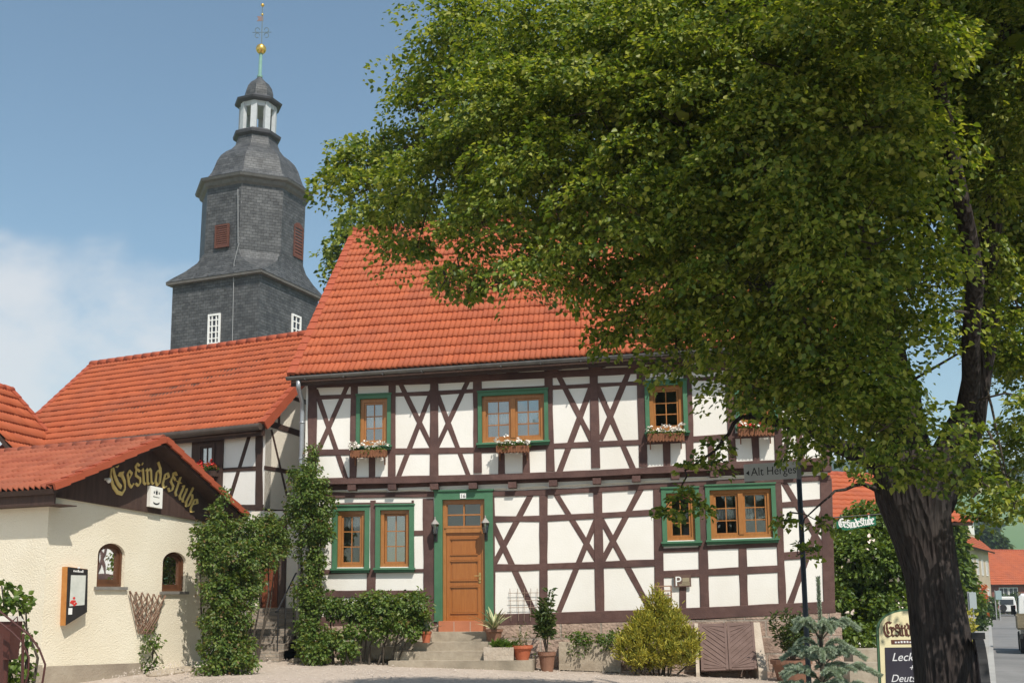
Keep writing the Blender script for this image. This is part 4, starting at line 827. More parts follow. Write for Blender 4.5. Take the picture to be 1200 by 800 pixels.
mb = MB(); z0 = 22.08; mb.lathe(tc_(z0) + (0, 0, z0), [(3.02, 0), (2.68, .12), (2.46, .45), (2.32, .8), (2.20, 1.15), (2.0, 1.5), (1.72, 1.78), (1.42, 2.0), (1.22, 2.25), (1.10, 2.55), (1.04, 2.85)], 8, rot=VR, tilt=TILTV); mb.build('bell_dome', SLATE, tower)
mb = MB(); z0 = 24.85; mb.lathe(tc_(z0) + (0, 0, z0), [(1.04, 0), (1.22, .12), (1.25, .26), (1.0, .42)], 8, rot=VR, tilt=TILTV); mb.build('lantern_base', SLATEF, tower)
for k in range(8):
    th = VR + k * math.pi / 4; mb = MB(); z0 = 25.2; d = np.array([math.cos(th), math.sin(th), 0]); s = np.array([-d[1], d[0], 0]); c = tc_(z0) + d * .88
    mb.hexa([c + d * a + s * b + (0, 0, z0) for a, b in ((-.13, -.15), (.06, -.15), (.06, .15), (-.13, .15))], [c + d * a + s * b + (TILTV[0] * 1.5, TILTV[1] * 1.5, z0 + 1.5) for a, b in ((-.13, -.15), (.06, -.15), (.06, .15), (-.13, .15))]); mb.build('lantern_post', pm('pale grey paint', (.42, .44, .45), (.52, .54, .55), 4, .6), tower)
    if k == 0: LP = bpy.data.materials['pale grey paint']
mb = MB(); z0 = 26.5; mb.lathe(tc_(z0) + (0, 0, z0), [(.9, 0), (.93, 0), (.93, .3), (.9, .3)], 8, rot=VR, tilt=TILTV); mb.build('lantern_frieze', LP, tower)
mb = MB(); z0 = 26.75; mb.lathe(tc_(z0) + (0, 0, z0), [(.9, 0), (1.2, .06), (1.24, .16), (.78, .42)], 8, rot=VR, tilt=TILTV); mb.build('lantern_cornice', SLATEF, tower)
mb = MB(); z0 = 27.15; mb.lathe(tc_(z0) + (0, 0, z0), [(.76, 0), (.74, .3), (.66, .6), (.5, .85), (.28, 1.04), (.14, 1.2), (.10, 1.3)], 8, rot=VR, tilt=TILTV); mb.build('cap_dome', SLATE, tower)
mb = MB(); z0 = 28.4; mb.lathe(tc_(z0) + (0, 0, z0), [(.14, 0), (.15, .1), (.09, .14), (.085, 1.25), (.11, 1.3)], 10, tilt=TILTV); mb.build('spire_stem', VERD, tower)
mb = MB(); z0 = 29.98; mb.lathe(tc_(z0) + (0, 0, z0), [(.01, -.27)] + [(.27 * math.cos(t), .27 * math.sin(t)) for t in np.linspace(-1.4, 1.4, 11)] + [(.01, .27)], 16); mb.build('gilded_ball', GOLD, tower, True)
z0 = 30.2; c = tc_(31)
mb = MB(); mb.tube([c + (0, 0, z0), c + (0, 0, z0 + 2.3)], .022, 6)
for sx_ in (-1, 1):
    for dz in (.55, .85):
        th = np.linspace(0, 5.2, 12); mb.tube([c + RH * sx_ * (.12 + .17 * (1 - math.cos(t))* .7) + (0, 0, z0 + dz + .13 * math.sin(t)) for t in th], .018, 5)
mb.tube([c - RH * .5 + (0, 0, z0 + .72), c + RH * .5 + (0, 0, z0 + .72)], .016, 5); mb.build('weather_vane', pm('vane iron', (.10, .14, .14), (.16, .2, .2), 4, .5), tower)
mb = MB(); mb.poly(Plane(c + (0, 0, z0), RH, -FH), [(-.28, 1.35), (.05, 1.35), (.05, 1.62), (-.28, 1.62), (-.2, 1.48)], -.01, .01); mb.build('vane_flag', pm('faded flag', (.22, .15, .14), None, 3, .6), tower)
for zz, r in ((1.72, .07), (2.25, .10)): mb = MB(); mb.lathe(c + (0, 0, z0 + zz), [(.005, -r), (r * .75, -r * .6), (r, 0), (r * .75, r * .6), (.005, r)], 10); mb.build('vane_ball', GOLD, tower, True)
# openings
def oct_face(n): th = VR - math.pi / 8; return None
TL = Plane(TC - TG * HW, TN, -TG); TR = Plane(TC + TN * HW, TG, TN); BL = TL.shift(-HW + 2.43); BR = TR.shift(-HW + 2.43 + .13)
LOUV = pm('louvre wood', (.10, .036, .024), (.14, .055, .036), 5, .7)
def tower_win(pl, x0, y0, x1, y1, nm, mat, rows, cols, archd=False, louv=False):
    a, b = pl.uv(x0, y1), pl.uv(x1, y0); u0, v0, u1, v1 = a[0], a[1], b[0], b[1]; mb = MB(); t = .09
    for q in ((u0, v0, u0 + t, v1), (u1 - t, v0, u1, v1), (u0 + t, v0, u1 - t, v0 + t), (u0 + t, v1 - t, u1 - t, v1)): mb.pbox(pl, *q, -.02, .07)
    if not louv:
        for i in range(1, cols): x = u0 + (u1 - u0) * i / cols; mb.pbox(pl, x - .03, v0 + t, x + .03, v1 - t, .01, .05)
        for j in range(1, rows): y = v0 + (v1 - v0) * j / rows; mb.pbox(pl, u0 + t, y - .025, u1 - t, y + .025, .01, .046)
    if archd: mb.poly(pl, [(u0 + (u1 - u0) * s, v1 + (u1 - u0) * .25 * math.sin(s * math.pi)) for s in np.linspace(0, 1, 9)], -.02, .068)
    o = mb.build(nm, mat, tower); mb = MB()
    if louv:
        n = 9
        for j in range(n): y = v0 + t + (v1 - v0 - 2 * t) * j / n; h = (v1 - v0 - 2 * t) / n; mb.hexa([pl.p(u0 + t, y, .05), pl.p(u1 - t, y, .05), pl.p(u1 - t, y + h, .005), pl.p(u0 + t, y + h, .005)], [pl.p(u0 + t, y + .03, .06), pl.p(u1 - t, y + .03, .06), pl.p(u1 - t, y + h * .9 + .03, .012), pl.p(u0 + t, y + h * .9 + .03, .012)])
        mb.build('louvre_slats', LOUV, o)
    else: mb.pbox(pl, u0 + t * .5, v0 + t * .5, u1 - t * .5, v1 - t * .5, -.01, .008); mb.build('pane', pm('dark pane', (.03, .035, .045), None, 3, .15), o)
tower_win(TL, 243.5, 367, 259, 404.5, 'window', WHITE, 5, 3); tower_win(TR, 341, 371.5, 352, 392, 'window', WHITE, 3, 2)
tower_win(BL, 252, 262, 269, 291.5, 'louvred_opening', LOUV, 1, 1, louv=True); tower_win(BR, 343, 269, 354.5, 300, 'louvred_opening', LOUV, 1, 1, True, True)
mb = MB()
for a, b in zip(((279.5, 222), (280.5, 286), (275, 309)), ((280.5, 286), (275, 309), (273, 400))):
    pl = BL if a[1] < 280 else TL.shift(.03); pa, pb = pl.uv(*a), pl.uv(*b); mb.tube([pl.p(*pa, .05), pl.p(*pb, .05 if b[1] != 286 else .1)], .018, 5)
mb.build('lightning_rod_wire', pm('pale wire', (.3, .3, .3), None, 3, .5), tower)
# ---- a further red roof at the far left
fh_ = thing('red_roofed_barn', (-16, 4, .4), 'steep red tiled roof of another house at the far left edge', 'house')
p1, p2 = atD(-60, 432, 27), atD(14, 462, 29.5); p2[2] = p1[2] = (p1[2] + p2[2]) / 2; dirr = unit(p2 - p1); sd = np.array([dirr[1], -dirr[0], 0])
e1, e2 = p1 + sd * 3.4 - (0, 0, 3.6), p2 + sd * 3.4 - (0, 0, 3.6)
b1 = tiled_roof('roof', e1, e2, p2, p1, TILE, fh_); tiled_roof('rear_roof', p1 - sd * 3.4 - (0, 0, 3.6), p2 - sd * 3.4 - (0, 0, 3.6), p2, p1, TILE, fh_, .3, .6); ridge('ridge_tiles', p1, p2, VERGE, b1); verge('verge_tiles', e2, p2, dirr, VERGE, b1, .14)
mb = MB(); q = [p1 + sd * 3.1, p2 + sd * 3.1 - dirr * .2, p2 - sd * 3.1 - dirr * .2, p1 - sd * 3.1]; mb.hexa([(p[0], p[1], .2) for p in q], [(p[0], p[1], p1[2] - 3.3) for p in q]); mb.build('wall', CREAM2, fh_)

# ---------------------------------------------------------------- creepers and shrubs against the walls
def plant(name, lobes, label, cat, mat, density, per, pad, size, loc=None, group=None, shape='heart', stems=True, extra=None, up=.6, droop=.35, thick=.05, shell=.55, part='foliage', jit=.6, wid=.8):
    """lobes: (x, y, depth, (rx, ry, rz)) by image point and distance, as solid ellipsoids in the place"""
    L = [(np.asarray(l[0], float), l[1]) if len(l) == 2 else (atD(*l[:3]), l[3]) for l in lobes]
    C0 = np.mean([c for c, r in L], 0); low = loc if loc is not None else (C0[0], C0[1], g(C0[0], C0[1]))
    t = thing(name, low, label, cat, group)
    C, O = clump_centres(L, density, shell); ok = C[:, 2] > np.array([g(x, y) for x, y in C[:, :2]]) + .02; C, O = C[ok], O[ok]
    P, D, N, sz = clump_leaves(C, O, per, pad, thick, size, up, droop, jit)
    leaves(part, P, D, N, sz, mat, t, shape=shape, wid=wid)
    if extra:
        for nm, em, frac, es in extra:
            k = rng.random(len(C)) < frac; P, D, N, sz = clump_leaves(C[k] + O[k] * pad * .5, O[k], max(3, per // 4), pad, thick, es, up, droop, jit); leaves(nm, P, D, N, sz, em, t, shape=shape)
    if stems:
        mb = MB(); b0 = np.array(low, float)
        for c, r in L:
            a = b0 + (c - b0) * [.6, .6, 0] + rng.normal(size=3) * [.08, .08, 0]; a[2] = g(a[0], a[1]) - .05; m_ = (a + c) / 2 + rng.normal(size=3) * .08
            mb.tube([a, m_, c], [.022, .017, .008], 5)
        mb.build('stem', TWIG, t)
    return t
def E3(a, b=None, c=None): return (a, b or a, c or a)
plant('creeper', [(243, 628, 20.9, E3(.27)), (262, 622, 21.3, E3(.36)), (292, 626, 21.7, E3(.38)), (314, 620, 22.3, E3(.36)), (325, 636, 22.6, E3(.26)), (252, 655, 20.9, E3(.36)), (280, 655, 21.3, E3(.46)), (308, 650, 22, E3(.34)),
    (258, 690, 20.9, E3(.38)), (278, 688, 21.3, E3(.42)), (292, 678, 21.8, E3(.28)), (258, 725, 20.8, E3(.36)), (276, 722, 21.1, E3(.36)), (256, 757, 20.7, E3(.33)), (276, 757, 21.0, E3(.32)), (268, 771, 20.8, (.46, .35, .2)), (250, 778, 20.5, (.26, .25, .2)), (284, 776, 20.6, (.26, .25, .2)), (258, 598, 21.3, E3(.16)), (262, 580, 21.4, E3(.1)), (234, 645, 20.7, E3(.18))],
    'big bushy creeper covering the corner of the cream inn below the gold lettering', 'creeper', IVYL, 75, 36, .13, .055, extra=[('reddish_leaves', IVYR, .6, .05)], shell=.4)
plant('creeper', [(352, 556, 23.5, E3(.25)), (368, 562, 23.3, E3(.3)), (362, 582, 23.3, E3(.42)), (376, 592, 23.2, E3(.32)), (350, 596, 23.5, E3(.3)), (364, 612, 23.2, E3(.4)), (376, 622, 23.1, E3(.26)), (362, 640, 23.2, E3(.3)), (368, 660, 23.1, E3(.24)), (366, 680, 23.1, E3(.24)), (366, 535, 23.5, (.1, .1, .3)), (358, 700, 23, E3(.3))],
    'tall narrow creeper climbing the left corner of the timber-framed house and its downpipe', 'creeper', IVYL, 75, 30, .12, .056, extra=[('reddish_leaves', IVYR, .35, .055)])
plant('creeper', [(366, 712, 22.8, E3(.25)), (387, 709, 22.9, E3(.27)), (410, 713, 22.9, E3(.25)), (436, 706, 22.9, (.32, .32, .28)), (458, 712, 22.8, (.34, .32, .28)), (482, 710, 22.7, (.36, .34, .33)), (492, 722, 22.6, E3(.24)), (484, 738, 22.6, (.18, .18, .18)), (466, 732, 22.5, (.28, .25, .22)), (440, 735, 22.6, E3(.24)), (415, 740, 22.6, E3(.2)),
    (368, 740, 22.6, E3(.24)), (387, 752, 22.4, (.28, .28, .24)), (406, 760, 22.3, (.2, .2, .17)), (357, 757, 22.4, E3(.18)), (374, 766, 22.2, (.28, .22, .14)), (428, 722, 22.8, E3(.2)), (355, 728, 22.8, E3(.16))],
    'low spreading creeper hanging over the stone base under the two small left windows', 'creeper', IVYL, 90, 32, .13, .062, extra=[('reddish_leaves', IVYR, .2, .055)], shell=.3)
plant('golden_conifer', [(770, 764, 22.3, (.62, .5, .34)), (746, 762, 22.1, (.34, .34, .36)), (797, 760, 22.1, (.36, .34, .38)), (768, 738, 22.3, (.44, .4, .36)), (752, 738, 22.2, (.2, .2, .3)), (789, 734, 22.2, (.22, .2, .32)), (770, 716, 22.3, (.2, .2, .3)), (769, 702, 22.3, (.06, .06, .14)), (781, 716, 22.3, (.1, .1, .2)), (732, 762, 22.1, (.16, .16, .26)), (812, 756, 22.1, (.14, .14, .26)), (742, 742, 22.1, (.1, .1, .2))],
    'broad golden green conifer bush against the stone base of the house', 'bush', GOLDC, 150, 26, .075, .075, shape='blade', up=1.2, droop=-1.3, thick=.04, jit=.9, wid=.2)
wl = thing('rubble_wall', onG(440, 776), 'short stretch of rough rubble stone showing under the creeper beside the door steps', 'wall')
mb = MB(); mb.poly(FL.shift(.06), [FL.shift(.06).uv(*p) for p in ((405, 782), (505, 780), (505, 728), (470, 735), (452, 738), (405, 740))], -.1, .10); mb.build('rubble', RUBBLE, wl)
mb = MB(); pl = FL.shift(.5); q = [pl.uv(*p) for p in ((433, 771), (466, 772), (466, 757), (433, 758))]; mb.poly(pl, [tuple(p) for p in q], -.4, 0); mb.build('dressed_stone', STEP, wl)

# ---------------------------------------------------------------- door steps
st = thing('stone_steps', onG(540, 782), 'worn stone steps spreading out below the orange wooden front door', 'steps')
def step_block(x0, x1, yt, yb, w, name, mat, back=None):
    pl = FL.shift(w); a, b = pl.uv(x0, yt), pl.uv(x1, yt); zb = pl.uv(x0, yb)[1]; mb = MB(); nseg = 3
    mb.pbox(pl, a[0], zb - .12, b[0], a[1], -(back or w) + .002, 0); return mb.build(name, mat, st), a[1]
step_block(514, 569, 727.4, 740, .16, 'tiled_threshold', REDTILE, .3)
mb = MB(); pl = FL.shift(.16)
for x in (532, 551): a = pl.uv(x, 728), pl.uv(x, 740); mb.pbox(pl, a[0][0] - .006, a[1][1], a[0][0] + .006, a[0][1], -.01, .003)
mb.build('tile_joint', pm('pale grout', (.42, .36, .3), None, 3, .9), st)
step_block(506, 570, 740.2, 752, .42, 'step', STEP, .44); step_block(484, 602, 752.2, 763, .74, 'step', STEP, .72); step_block(462, 602, 763.2, 774, 1.05, 'step', STEP, .8); step_block(455, 624, 774.2, 784, 1.36, 'step', STEP, .9)
# ---------------------------------------------------------------- pots and trough
def pot_mesh(c, r, h, mat, parent, taper=.72, rim=True):
    mb = MB(); pr = [(r * taper * .98, 0), (r * (taper + (1 - taper) * .75), h * .75), (r * .97, h * .8), (r * 1.06, h * .82), (r * 1.06, h), (r * .94, h), (r * .9, h * .86), (.01, h * .86)] if rim else [(r * taper, 0), (r, h), (r * .92, h), (r * .9, h * .88), (.01, h * .88)]
    mb.lathe(c, pr, 20); return mb.build('pot', mat, parent, False)
def pot_thing(x, yb, w, px_w, px_h, label, mat, group='potted plants by the house', **k):
    """a pot standing at an image point on its base, w metres in front of the wall"""
    pl = FL.shift(w); q = pl.p(*pl.uv(x, yb)); kk = pl.pxm(x, yb)
    if k.pop('ground', False): px_h = px_h + (q[2] - g(q[0])) * kk; q[2] = g(q[0]) - .01
    t = thing('potted_plant', q, label, 'potted plant', group)
    pot_mesh(q, px_w / kk / 2, px_h / kk, mat, t, **k); return t, q, px_w / kk / 2, px_h / kk
def agave(t, q, h, n, L, wid, mats, seed):
    r_ = random.Random(seed)
    P = [MB(), MB()]
    for i in range(n):
        az = i * 2.4 + r_.uniform(-.3, .3); el = r_.uniform(.35, 1.35); l = L * r_.uniform(.7, 1.1); d = np.array([math.cos(az) * math.cos(el), math.sin(az) * math.cos(el), math.sin(el)]); s = unit(np.cross(d, ZZ)); nn = np.cross(s, d); pts = []
        for j in range(7):
            f = j / 6; c = np.array(q) + (0, 0, h * .85) + d * l * f + np.array([math.cos(az), math.sin(az), -.9]) * l * .22 * f * f; ww = wid * (1 - f) ** .6 * (.55 + 1.2 * f * (1 - f) + .3) * .5 + .002; pts.append((c - s * ww + nn * ww * .4, c - s * ww * .55 + nn * ww * .12, c, c + s * ww * .55 + nn * ww * .12, c + s * ww + nn * ww * .4))
        for k in range(4):
            m = P[1] if k in (0, 3) else P[0]
            for a, b in zip(pts, pts[1:]): m.add([a[k], a[k + 1], b[k + 1], b[k]], [[0, 1, 2, 3]])
    P[0].build('leaf', mats[0], t); P[1].build('leaf_margin', mats[1], t)
AG1 = (pm('agave green', (.10, .15, .11), (.15, .2, .15), 8, .5), pm('agave edge', (.16, .2, .15), (.22, .26, .2), 8, .5)); AG2 = (pm('agave mid green', (.16, .22, .10), (.22, .27, .13), 8, .5), pm('agave cream edge', (.50, .46, .24), (.58, .54, .32), 8, .5))
t, q, r, h = pot_thing(499.5, 752.5, 1.0, 12, 13, 'small bluish agave in a red clay pot to the left of the door', TERRA); agave(t, q, h, 14, .42, .06, AG1, 1)
t, q, r, h = pot_thing(579, 752, .55, 20, 15, 'variegated cream-edged agave in a brown pot to the right of the door', TERRAB); agave(t, q, h, 22, .6, .09, AG2, 2)
t, q, r, h = pot_thing(612, 774, 1.15, 24, 18, 'wide-rimmed terracotta pot with a thin sprig at the end of the steps', TERRA, taper=.6)
mb = MB()
for i in range(7): a = random.uniform(0, 6.28); mb.tube([q + (0, 0, h * .85), q + (.08 * math.cos(a), .08 * math.sin(a), h + .2), q + (.14 * math.cos(a), .14 * math.sin(a), h + random.uniform(.25, .48))], [.006, .005, .002], 5)
mb.build('stem', pm('dry stem', (.25, .2, .1), (.32, .26, .14), 8, .8), t)
C = q + np.array([0, 0, h + .12]) + rng.normal(size=(25, 3)) * [.09, .09, .12]; P, D, N, sz = clump_leaves(C, unit(C - q), 5, .06, .02, .05); leaves('leaf', P, D, N, sz, OLEAN, t, shape='lance', wid=.4)
tr_ = thing('stone_trough', FL.shift(1.3).p(*FL.shift(1.3).uv(585, 774)), 'pale stone trough with a tuft of green on the lower steps', 'trough'); pl = FL.shift(1.33); a, b = pl.uv(566.5, 774.2), pl.uv(602, 758)
mb = MB(); mb.poly(pl, [(a[0] + .01, a[1] + .002), (b[0] - .01, a[1] + .002), (b[0], b[1]), (a[0], b[1])], -.3, 0); mb.build('trough', pm('pale trough stone', (.40, .33, .26), (.50, .43, .35), 5, .95, .02, 14), tr_)
C = pl.p(*pl.uv(590, 757), -.15) + rng.normal(size=(30, 3)) * [.11, .05, .02]; P, D, N, sz = clump_leaves(C, unit(rng.normal(size=(30, 3)) * .4 + ZZ), 14, .05, .02, .10, droop=-.5); leaves('grass_tuft', P, D, N, sz, leafmat('tuft green', [(.06, .13, .02), (.12, .2, .03)]), tr_, shape='blade', wid=.14)
def oleander(x, yb, w, px_w, px_h, label, hpx, wd, mat, n=9, dens=1., open_=.55, size=.11):
    t, q, r, h = pot_thing(x, yb, w, px_w, px_h, label, mat, ground=True); kk = FL.shift(w).pxm(x, yb); H = hpx / kk; mb = MB(); C = []
    for i in range(n):
        az = random.uniform(0, 6.28); tip = q + np.array([math.cos(az) * wd * random.uniform(.2, 1), math.sin(az) * wd * random.uniform(.2, 1), h + (H - h) * random.uniform(.55, 1)])
        m_ = q * .5 + tip * .5 + np.array([0, 0, .1]); mb.tube([q + (0, 0, h * .8), m_, tip], [.011, .008, .004], 5)
        for f in np.linspace(open_, 1, int(9 * dens)): p = (m_ * (1 - (f - .3) / .7) + tip * (f - .3) / .7); C.append(p + rng.normal(size=3) * .03)
    mb.build('stem', TWIG, t); C = np.array(C); O = unit(C - q - np.array([0, 0, h])); P, D, N, sz = clump_leaves(C, O, 9, .06, .03, size, up=.2, droop=.1, jit=.9); leaves('foliage', P, D, N, sz, OLEAN, t, shape='lance', wid=.26)
oleander(641, 778, .9, 20, 15, 'tall slender oleander in a brown clay pot in front of a timber post', 92, .2, TERRAB, 9, 1.2, .35)
oleander(928, 790, 1.1, 46, 18, 'loose reddish shrub in a wide clay bowl by the right end of the house', 82, .42, TERRAB, 22, 1., .3, .085)
# trailing bed under the wall
bed = thing('planting_trough', FL.shift(.55).p(*FL.shift(.55).uv(690, 775)), 'long low stone planting trough with trailing greenery between oleander and golden conifer', 'planter'); pl = FL.shift(.6); a, b = pl.uv(655, 776), pl.uv(727, 752)
mb = MB(); mb.poly(pl, [(a[0], a[1] - .14), (b[0], a[1] - .2), (b[0], b[1] - .03), (a[0], b[1])], -.5, 0); mb.build('trough', RUBBLE, bed)
L = [(pl.p(*pl.uv(x, y), w), r) for x, y, w, r in ((672, 746, -.1, (.25, .18, .13)), (690, 748, .0, (.3, .2, .14)), (712, 750, .0, (.25, .2, .16)), (725, 748, -.1, (.22, .2, .18)), (680, 758, .04, (.25, .1, .14)))]
C, O = clump_centres(L, 110, .4); P, D, N, sz = clump_leaves(C, O, 12, .10, .04, .05, up=.5); leaves('trailing_foliage', P, D, N, sz, ROSEL, bed)
def tuft(x, y, r, label, n=30, h=.16, mat=None):
    q = onG(x, y); t = thing('weed', q, label, 'weed', 'weeds along the wall'); C = q + np.abs(rng.normal(size=(n, 3))) * [1, 1, 1] * [r, r * .6, h * .7] * np.array([1, 1, 1]) * np.where(rng.random((n, 3)) < .5, -1, 1) ** np.array([1, 1, 0]); C[:, 2] = np.abs(C[:, 2] - q[2]) + q[2]
    P, D, N, sz = clump_leaves(C, unit(C - q + ZZ * .2), 9, .06, .03, .055); leaves('foliage', P, D, N, sz, mat or ROSEL, t)
tuft(886, 787, .16, 'leafy weed at the foot of the brown cellar hatch', 50, .26); tuft(716, 780, .08, 'tiny weed at the foot of the low planting trough', 12, .08)
# ---------------------------------------------------------------- cellar hatch
ha = thing('cellar_hatch', onG(855, 790), 'sloping brown double cellar hatch with herringbone boards beside the golden conifer', 'hatch'); T = FL.shift(.12); Bp = FL.shift(.85)
tl, tr2 = T.p(*T.uv(818, 731)), T.p(*T.uv(881, 730)); bl, br = Bp.p(*Bp.uv(820, 787.5)), Bp.p(*Bp.uv(889, 785)); nn = unit(np.cross(br - bl, tl - bl))
HP = Plane(bl, unit(br - bl), nn, unit(tl - bl)); Wd_, Hh = np.linalg.norm(br - bl), np.linalg.norm(tl - bl); tw = np.linalg.norm(tr2 - tl); MAUVE = pm('mauve brown boards', (.12, .075, .062), (.165, .108, .092), 5, .75, .004, 40)
for side in (0, 1):
    u0, u1 = (.03, Wd_ / 2 - .006) if side == 0 else (Wd_ / 2 + .006, Wd_ - .03); mb = MB(); mb.pbox(HP, u0, .02, u1, Hh - .02, 0, .03); nb = 9; fr_ = .05
    for i in range(-nb, nb * 2):
        y0 = .02 + i * .13; sl_ = (1 if side else -1) * .42; x0, x1 = u0 + fr_, u1 - fr_; ya, yb_ = (y0, y0 + sl_) if side else (y0 - sl_, y0)
        pts = []
        lo, hi = .07, Hh - .07
        P4 = [(x0, ya if side else ya), (x1, yb_), (x1, yb_ + .112), (x0, ya + .112)]
        if min(p[1] for p in P4) < lo or max(p[1] for p in P4) > hi: 
            P4 = [(x, min(max(y, lo), hi)) for x, y in P4]
            if max(p[1] for p in P4) - min(p[1] for p in P4) < .04: continue
        mb.poly(HP, P4, .03, .042)
    for q in ((u0, .02, u0 + fr_, Hh - .02), (u1 - fr_, .02, u1, Hh - .02)): mb.pbox(HP, *q, .03, .048)
    mb.build('hatch_leaf', MAUVE, ha)
for p, s in ((bl, -1), (br, 1)):
    mb = MB()
    t_ = tl if s < 0 else tr2; q0 = np.array([p[0], -.046, t_[2] + .0]); ex = np.array([s * (.07 if s < 0 else .17), 0, 0])
    tri = [p + (0, 0, -.3), np.array([t_[0], -.046, p[2] - .3]), np.array([t_[0], -.046, t_[2] + .02]), p + (0, 0, .0)]; mb.hexa(tri, [x + ex for x in tri]); mb.build('hatch_cheek', bpy.data.materials.get('sandy render') or pm('sandy render', (.42, .35, .28), (.50, .43, .35), 3, .95, .01, 25), ha)
tin = thing('white_tin', onG(861, 789.5), 'small white tin standing in front of the brown cellar hatch', 'tin'); mb = MB(); mb.lathe(onG(861, 789.5), [(.075, 0), (.075, .13), (.08, .135), (.08, .15), (.07, .15), (.07, .14), (.01, .14)], 14); mb.build('tin', WHITE, tin)
# ---------------------------------------------------------------- flower boxes, lanterns, small signs on the front
def flower_box(pl, x0, x1, yt, yb, label, red=False):
    a, b = pl.uv(x0, yb), pl.uv(x1, yt); c = pl.p((a[0] + b[0]) / 2, a[1], .2); t = thing('flower_box', c, label, 'flower box', 'flower boxes under the windows'); mb = MB(); m_ = pm('box wood', (.19, .075, .035), (.25, .105, .05), 8, .7, .002, 50, (1, 1, 4)) if 'box wood' not in bpy.data.materials else bpy.data.materials['box wood']
    u0, v0, u1, v1 = a[0], a[1], b[0], b[1]
    mb.pbox(pl, u0, v0, u1, v1, .27, .29); mb.pbox(pl, u0, v0, u0 + .02, v1, .09, .27); mb.pbox(pl, u1 - .02, v0, u1, v1, .09, .27); mb.pbox(pl, u0 + .02, v0, u1 - .02, v1 - .06, .09, .268)
    n = int((u1 - u0) / .035)
    for i in range(n): x = u0 + (u1 - u0) * i / n; mb.pbox(pl, x + .003, v0 - .025 * (i % 2), x + (u1 - u0) / n - .003, v1 - .004, .291, .302)
    for x in (u0 + .06, u1 - .06): mb.pbox(pl, x - .012, v0 - .16, x + .012, v0, .05, .075); mb.pbox(pl, x - .012, v0 - .02, x + .012, v0 - .002, .05, .29)
    mb.build('box', m_, t)
    n = 46; C = np.array([pl.p(rng.uniform(u0 + .02, u1 - .02), v1 - .03 + abs(rng.normal()) * .05, rng.uniform(.1, .3)) for _ in range(n)]); P, D, N, sz = clump_leaves(C, unit(rng.normal(size=(n, 3)) + [0, -.4, .6]), 9, .05, .02, .045); leaves('greenery', P, D, N, sz, ROSEL, t)
    for nm, fm, k in (('white_flowers', WHITEFL, 26 if not red else 10), ('red_flowers', REDFL, 0 if not red else 16)):
        if k: C = np.array([pl.p(rng.uniform(u0 + .0, u1), v1 + .05 + abs(rng.normal()) * .07, rng.uniform(.12, .32)) for _ in range(k)]); P, D, N, sz = clump_leaves(C, unit(rng.normal(size=(k, 3)) + [0, -.8, .5]), 9, .035, .012, .042, droop=.1); leaves(nm, P, D, N, sz, fm, t, wid=1.)
flower_box(FU, 414, 455, 528.5, 537, 'flower box of white blooms under the narrow upper window near the left corner'); flower_box(FU, 583, 621, 523.5, 531.5, 'short flower box of white blooms hanging under the wide double upper window')
flower_box(FU, 758.5, 801, 509, 518.5, 'flower box of white blooms under the upper window just left of the tree'); flower_box(FU, 864, 905, 503, 512, 'flower box with red and white blooms half hidden by the tree leaves', True)
fb = thing('flower_box', AF.p(*AF.uv(246, 552), .2), 'small flower box of red geraniums below the dark window of the wing', 'flower box', 'flower boxes under the windows'); a, b = AF.uv(234, 560), AF.uv(258, 552); mb = MB(); mb.pbox(AF, a[0], a[1], b[0], b[1], .06, .26); mb.build('box', BOARDS, fb)
for nm, fm, k, dz in (('greenery', ROSEL, 40, .03), ('red_flowers', REDFL, 16, .1)):
    C = np.array([AF.p(rng.uniform(a[0], b[0]), b[1] + dz + abs(rng.normal()) * .06, rng.uniform(.08, .3)) for _ in range(k)]); P, D, N, sz = clump_leaves(C, unit(rng.normal(size=(k, 3)) + [0, -.6, .5]), 9, .05, .02, .05); leaves(nm, P, D, N, sz, fm, fb)
for x, y, lab in ((511.5, 620, 'small black coach lantern to the left of the front door'), (570, 618.5, 'small black coach lantern to the right of the front door')):
    u, v = FL.uv(x, y); q = FL.p(u, v, .19); t = thing('wall_lantern', FL.p(u, v - .1, .05), lab, 'lantern', 'lanterns flanking the front door'); s = .075
    mb = MB(); mb.lathe(q, [(s * 1.25, .10), (s * .9, .14), (s * .35, .19), (.012, .21), (.015, .25), (.002, .26)], 6); mb.build('lantern_roof', pm('pale lantern top', (.30, .28, .26), (.4, .37, .34), 5, .4), t)
    mb = MB(); mb.lathe(q, [(s * .6, -.12), (s * .65, -.10), (s * .62, -.1)], 6)
    for k in range(6): th = k * math.pi / 3; d = np.array([math.cos(th), math.sin(th), 0]); mb.tube([q + d * s * .62 + (0, 0, -.11), q + d * s * 1.05 + (0, 0, .11)], .007, 4)
    mb.tube([q + (0, 0, -.12), q + (0, .06, -.17), q + (0, .13, -.15)], .012, 6); mb.pbox(FL, u - .035, v - .26, u + .035, v - .02, .051, .07); mb.build('bracket', DARK, t)
    mb = MB(); mb.lathe(q, [(s * .56, -.1), (s * .98, .1)], 6); mb.build('lantern_glass', glassmat('lantern glass', .1, (.7, .68, .6)), t)
ps = thing('parking_sign', FL.p(*FL.uv(799.5, 680), .06), 'small brown wooden sign with a white letter P on the ground floor timber', 'sign'); pl = FL.shift(.05); a, b = pl.uv(789.8, 687.5), pl.uv(809.5, 673); mb = MB(); W_, H_ = b[0] - a[0], b[1] - a[1]
mb.pbox(pl, a[0], a[1], b[0], b[1], 0, .022, 0, .02); mb.build('sign_board', pm('brown sign', (.11, .065, .05), (.15, .09, .07), 6, .6), ps)
mb = MB(); text_mesh(mb, pl, 'P', a[0] + W_ * .25, a[1] + H_ * .10, H_ * 1.12, .024, 0, .02); mb.build('sign_letter', WHITE, ps)
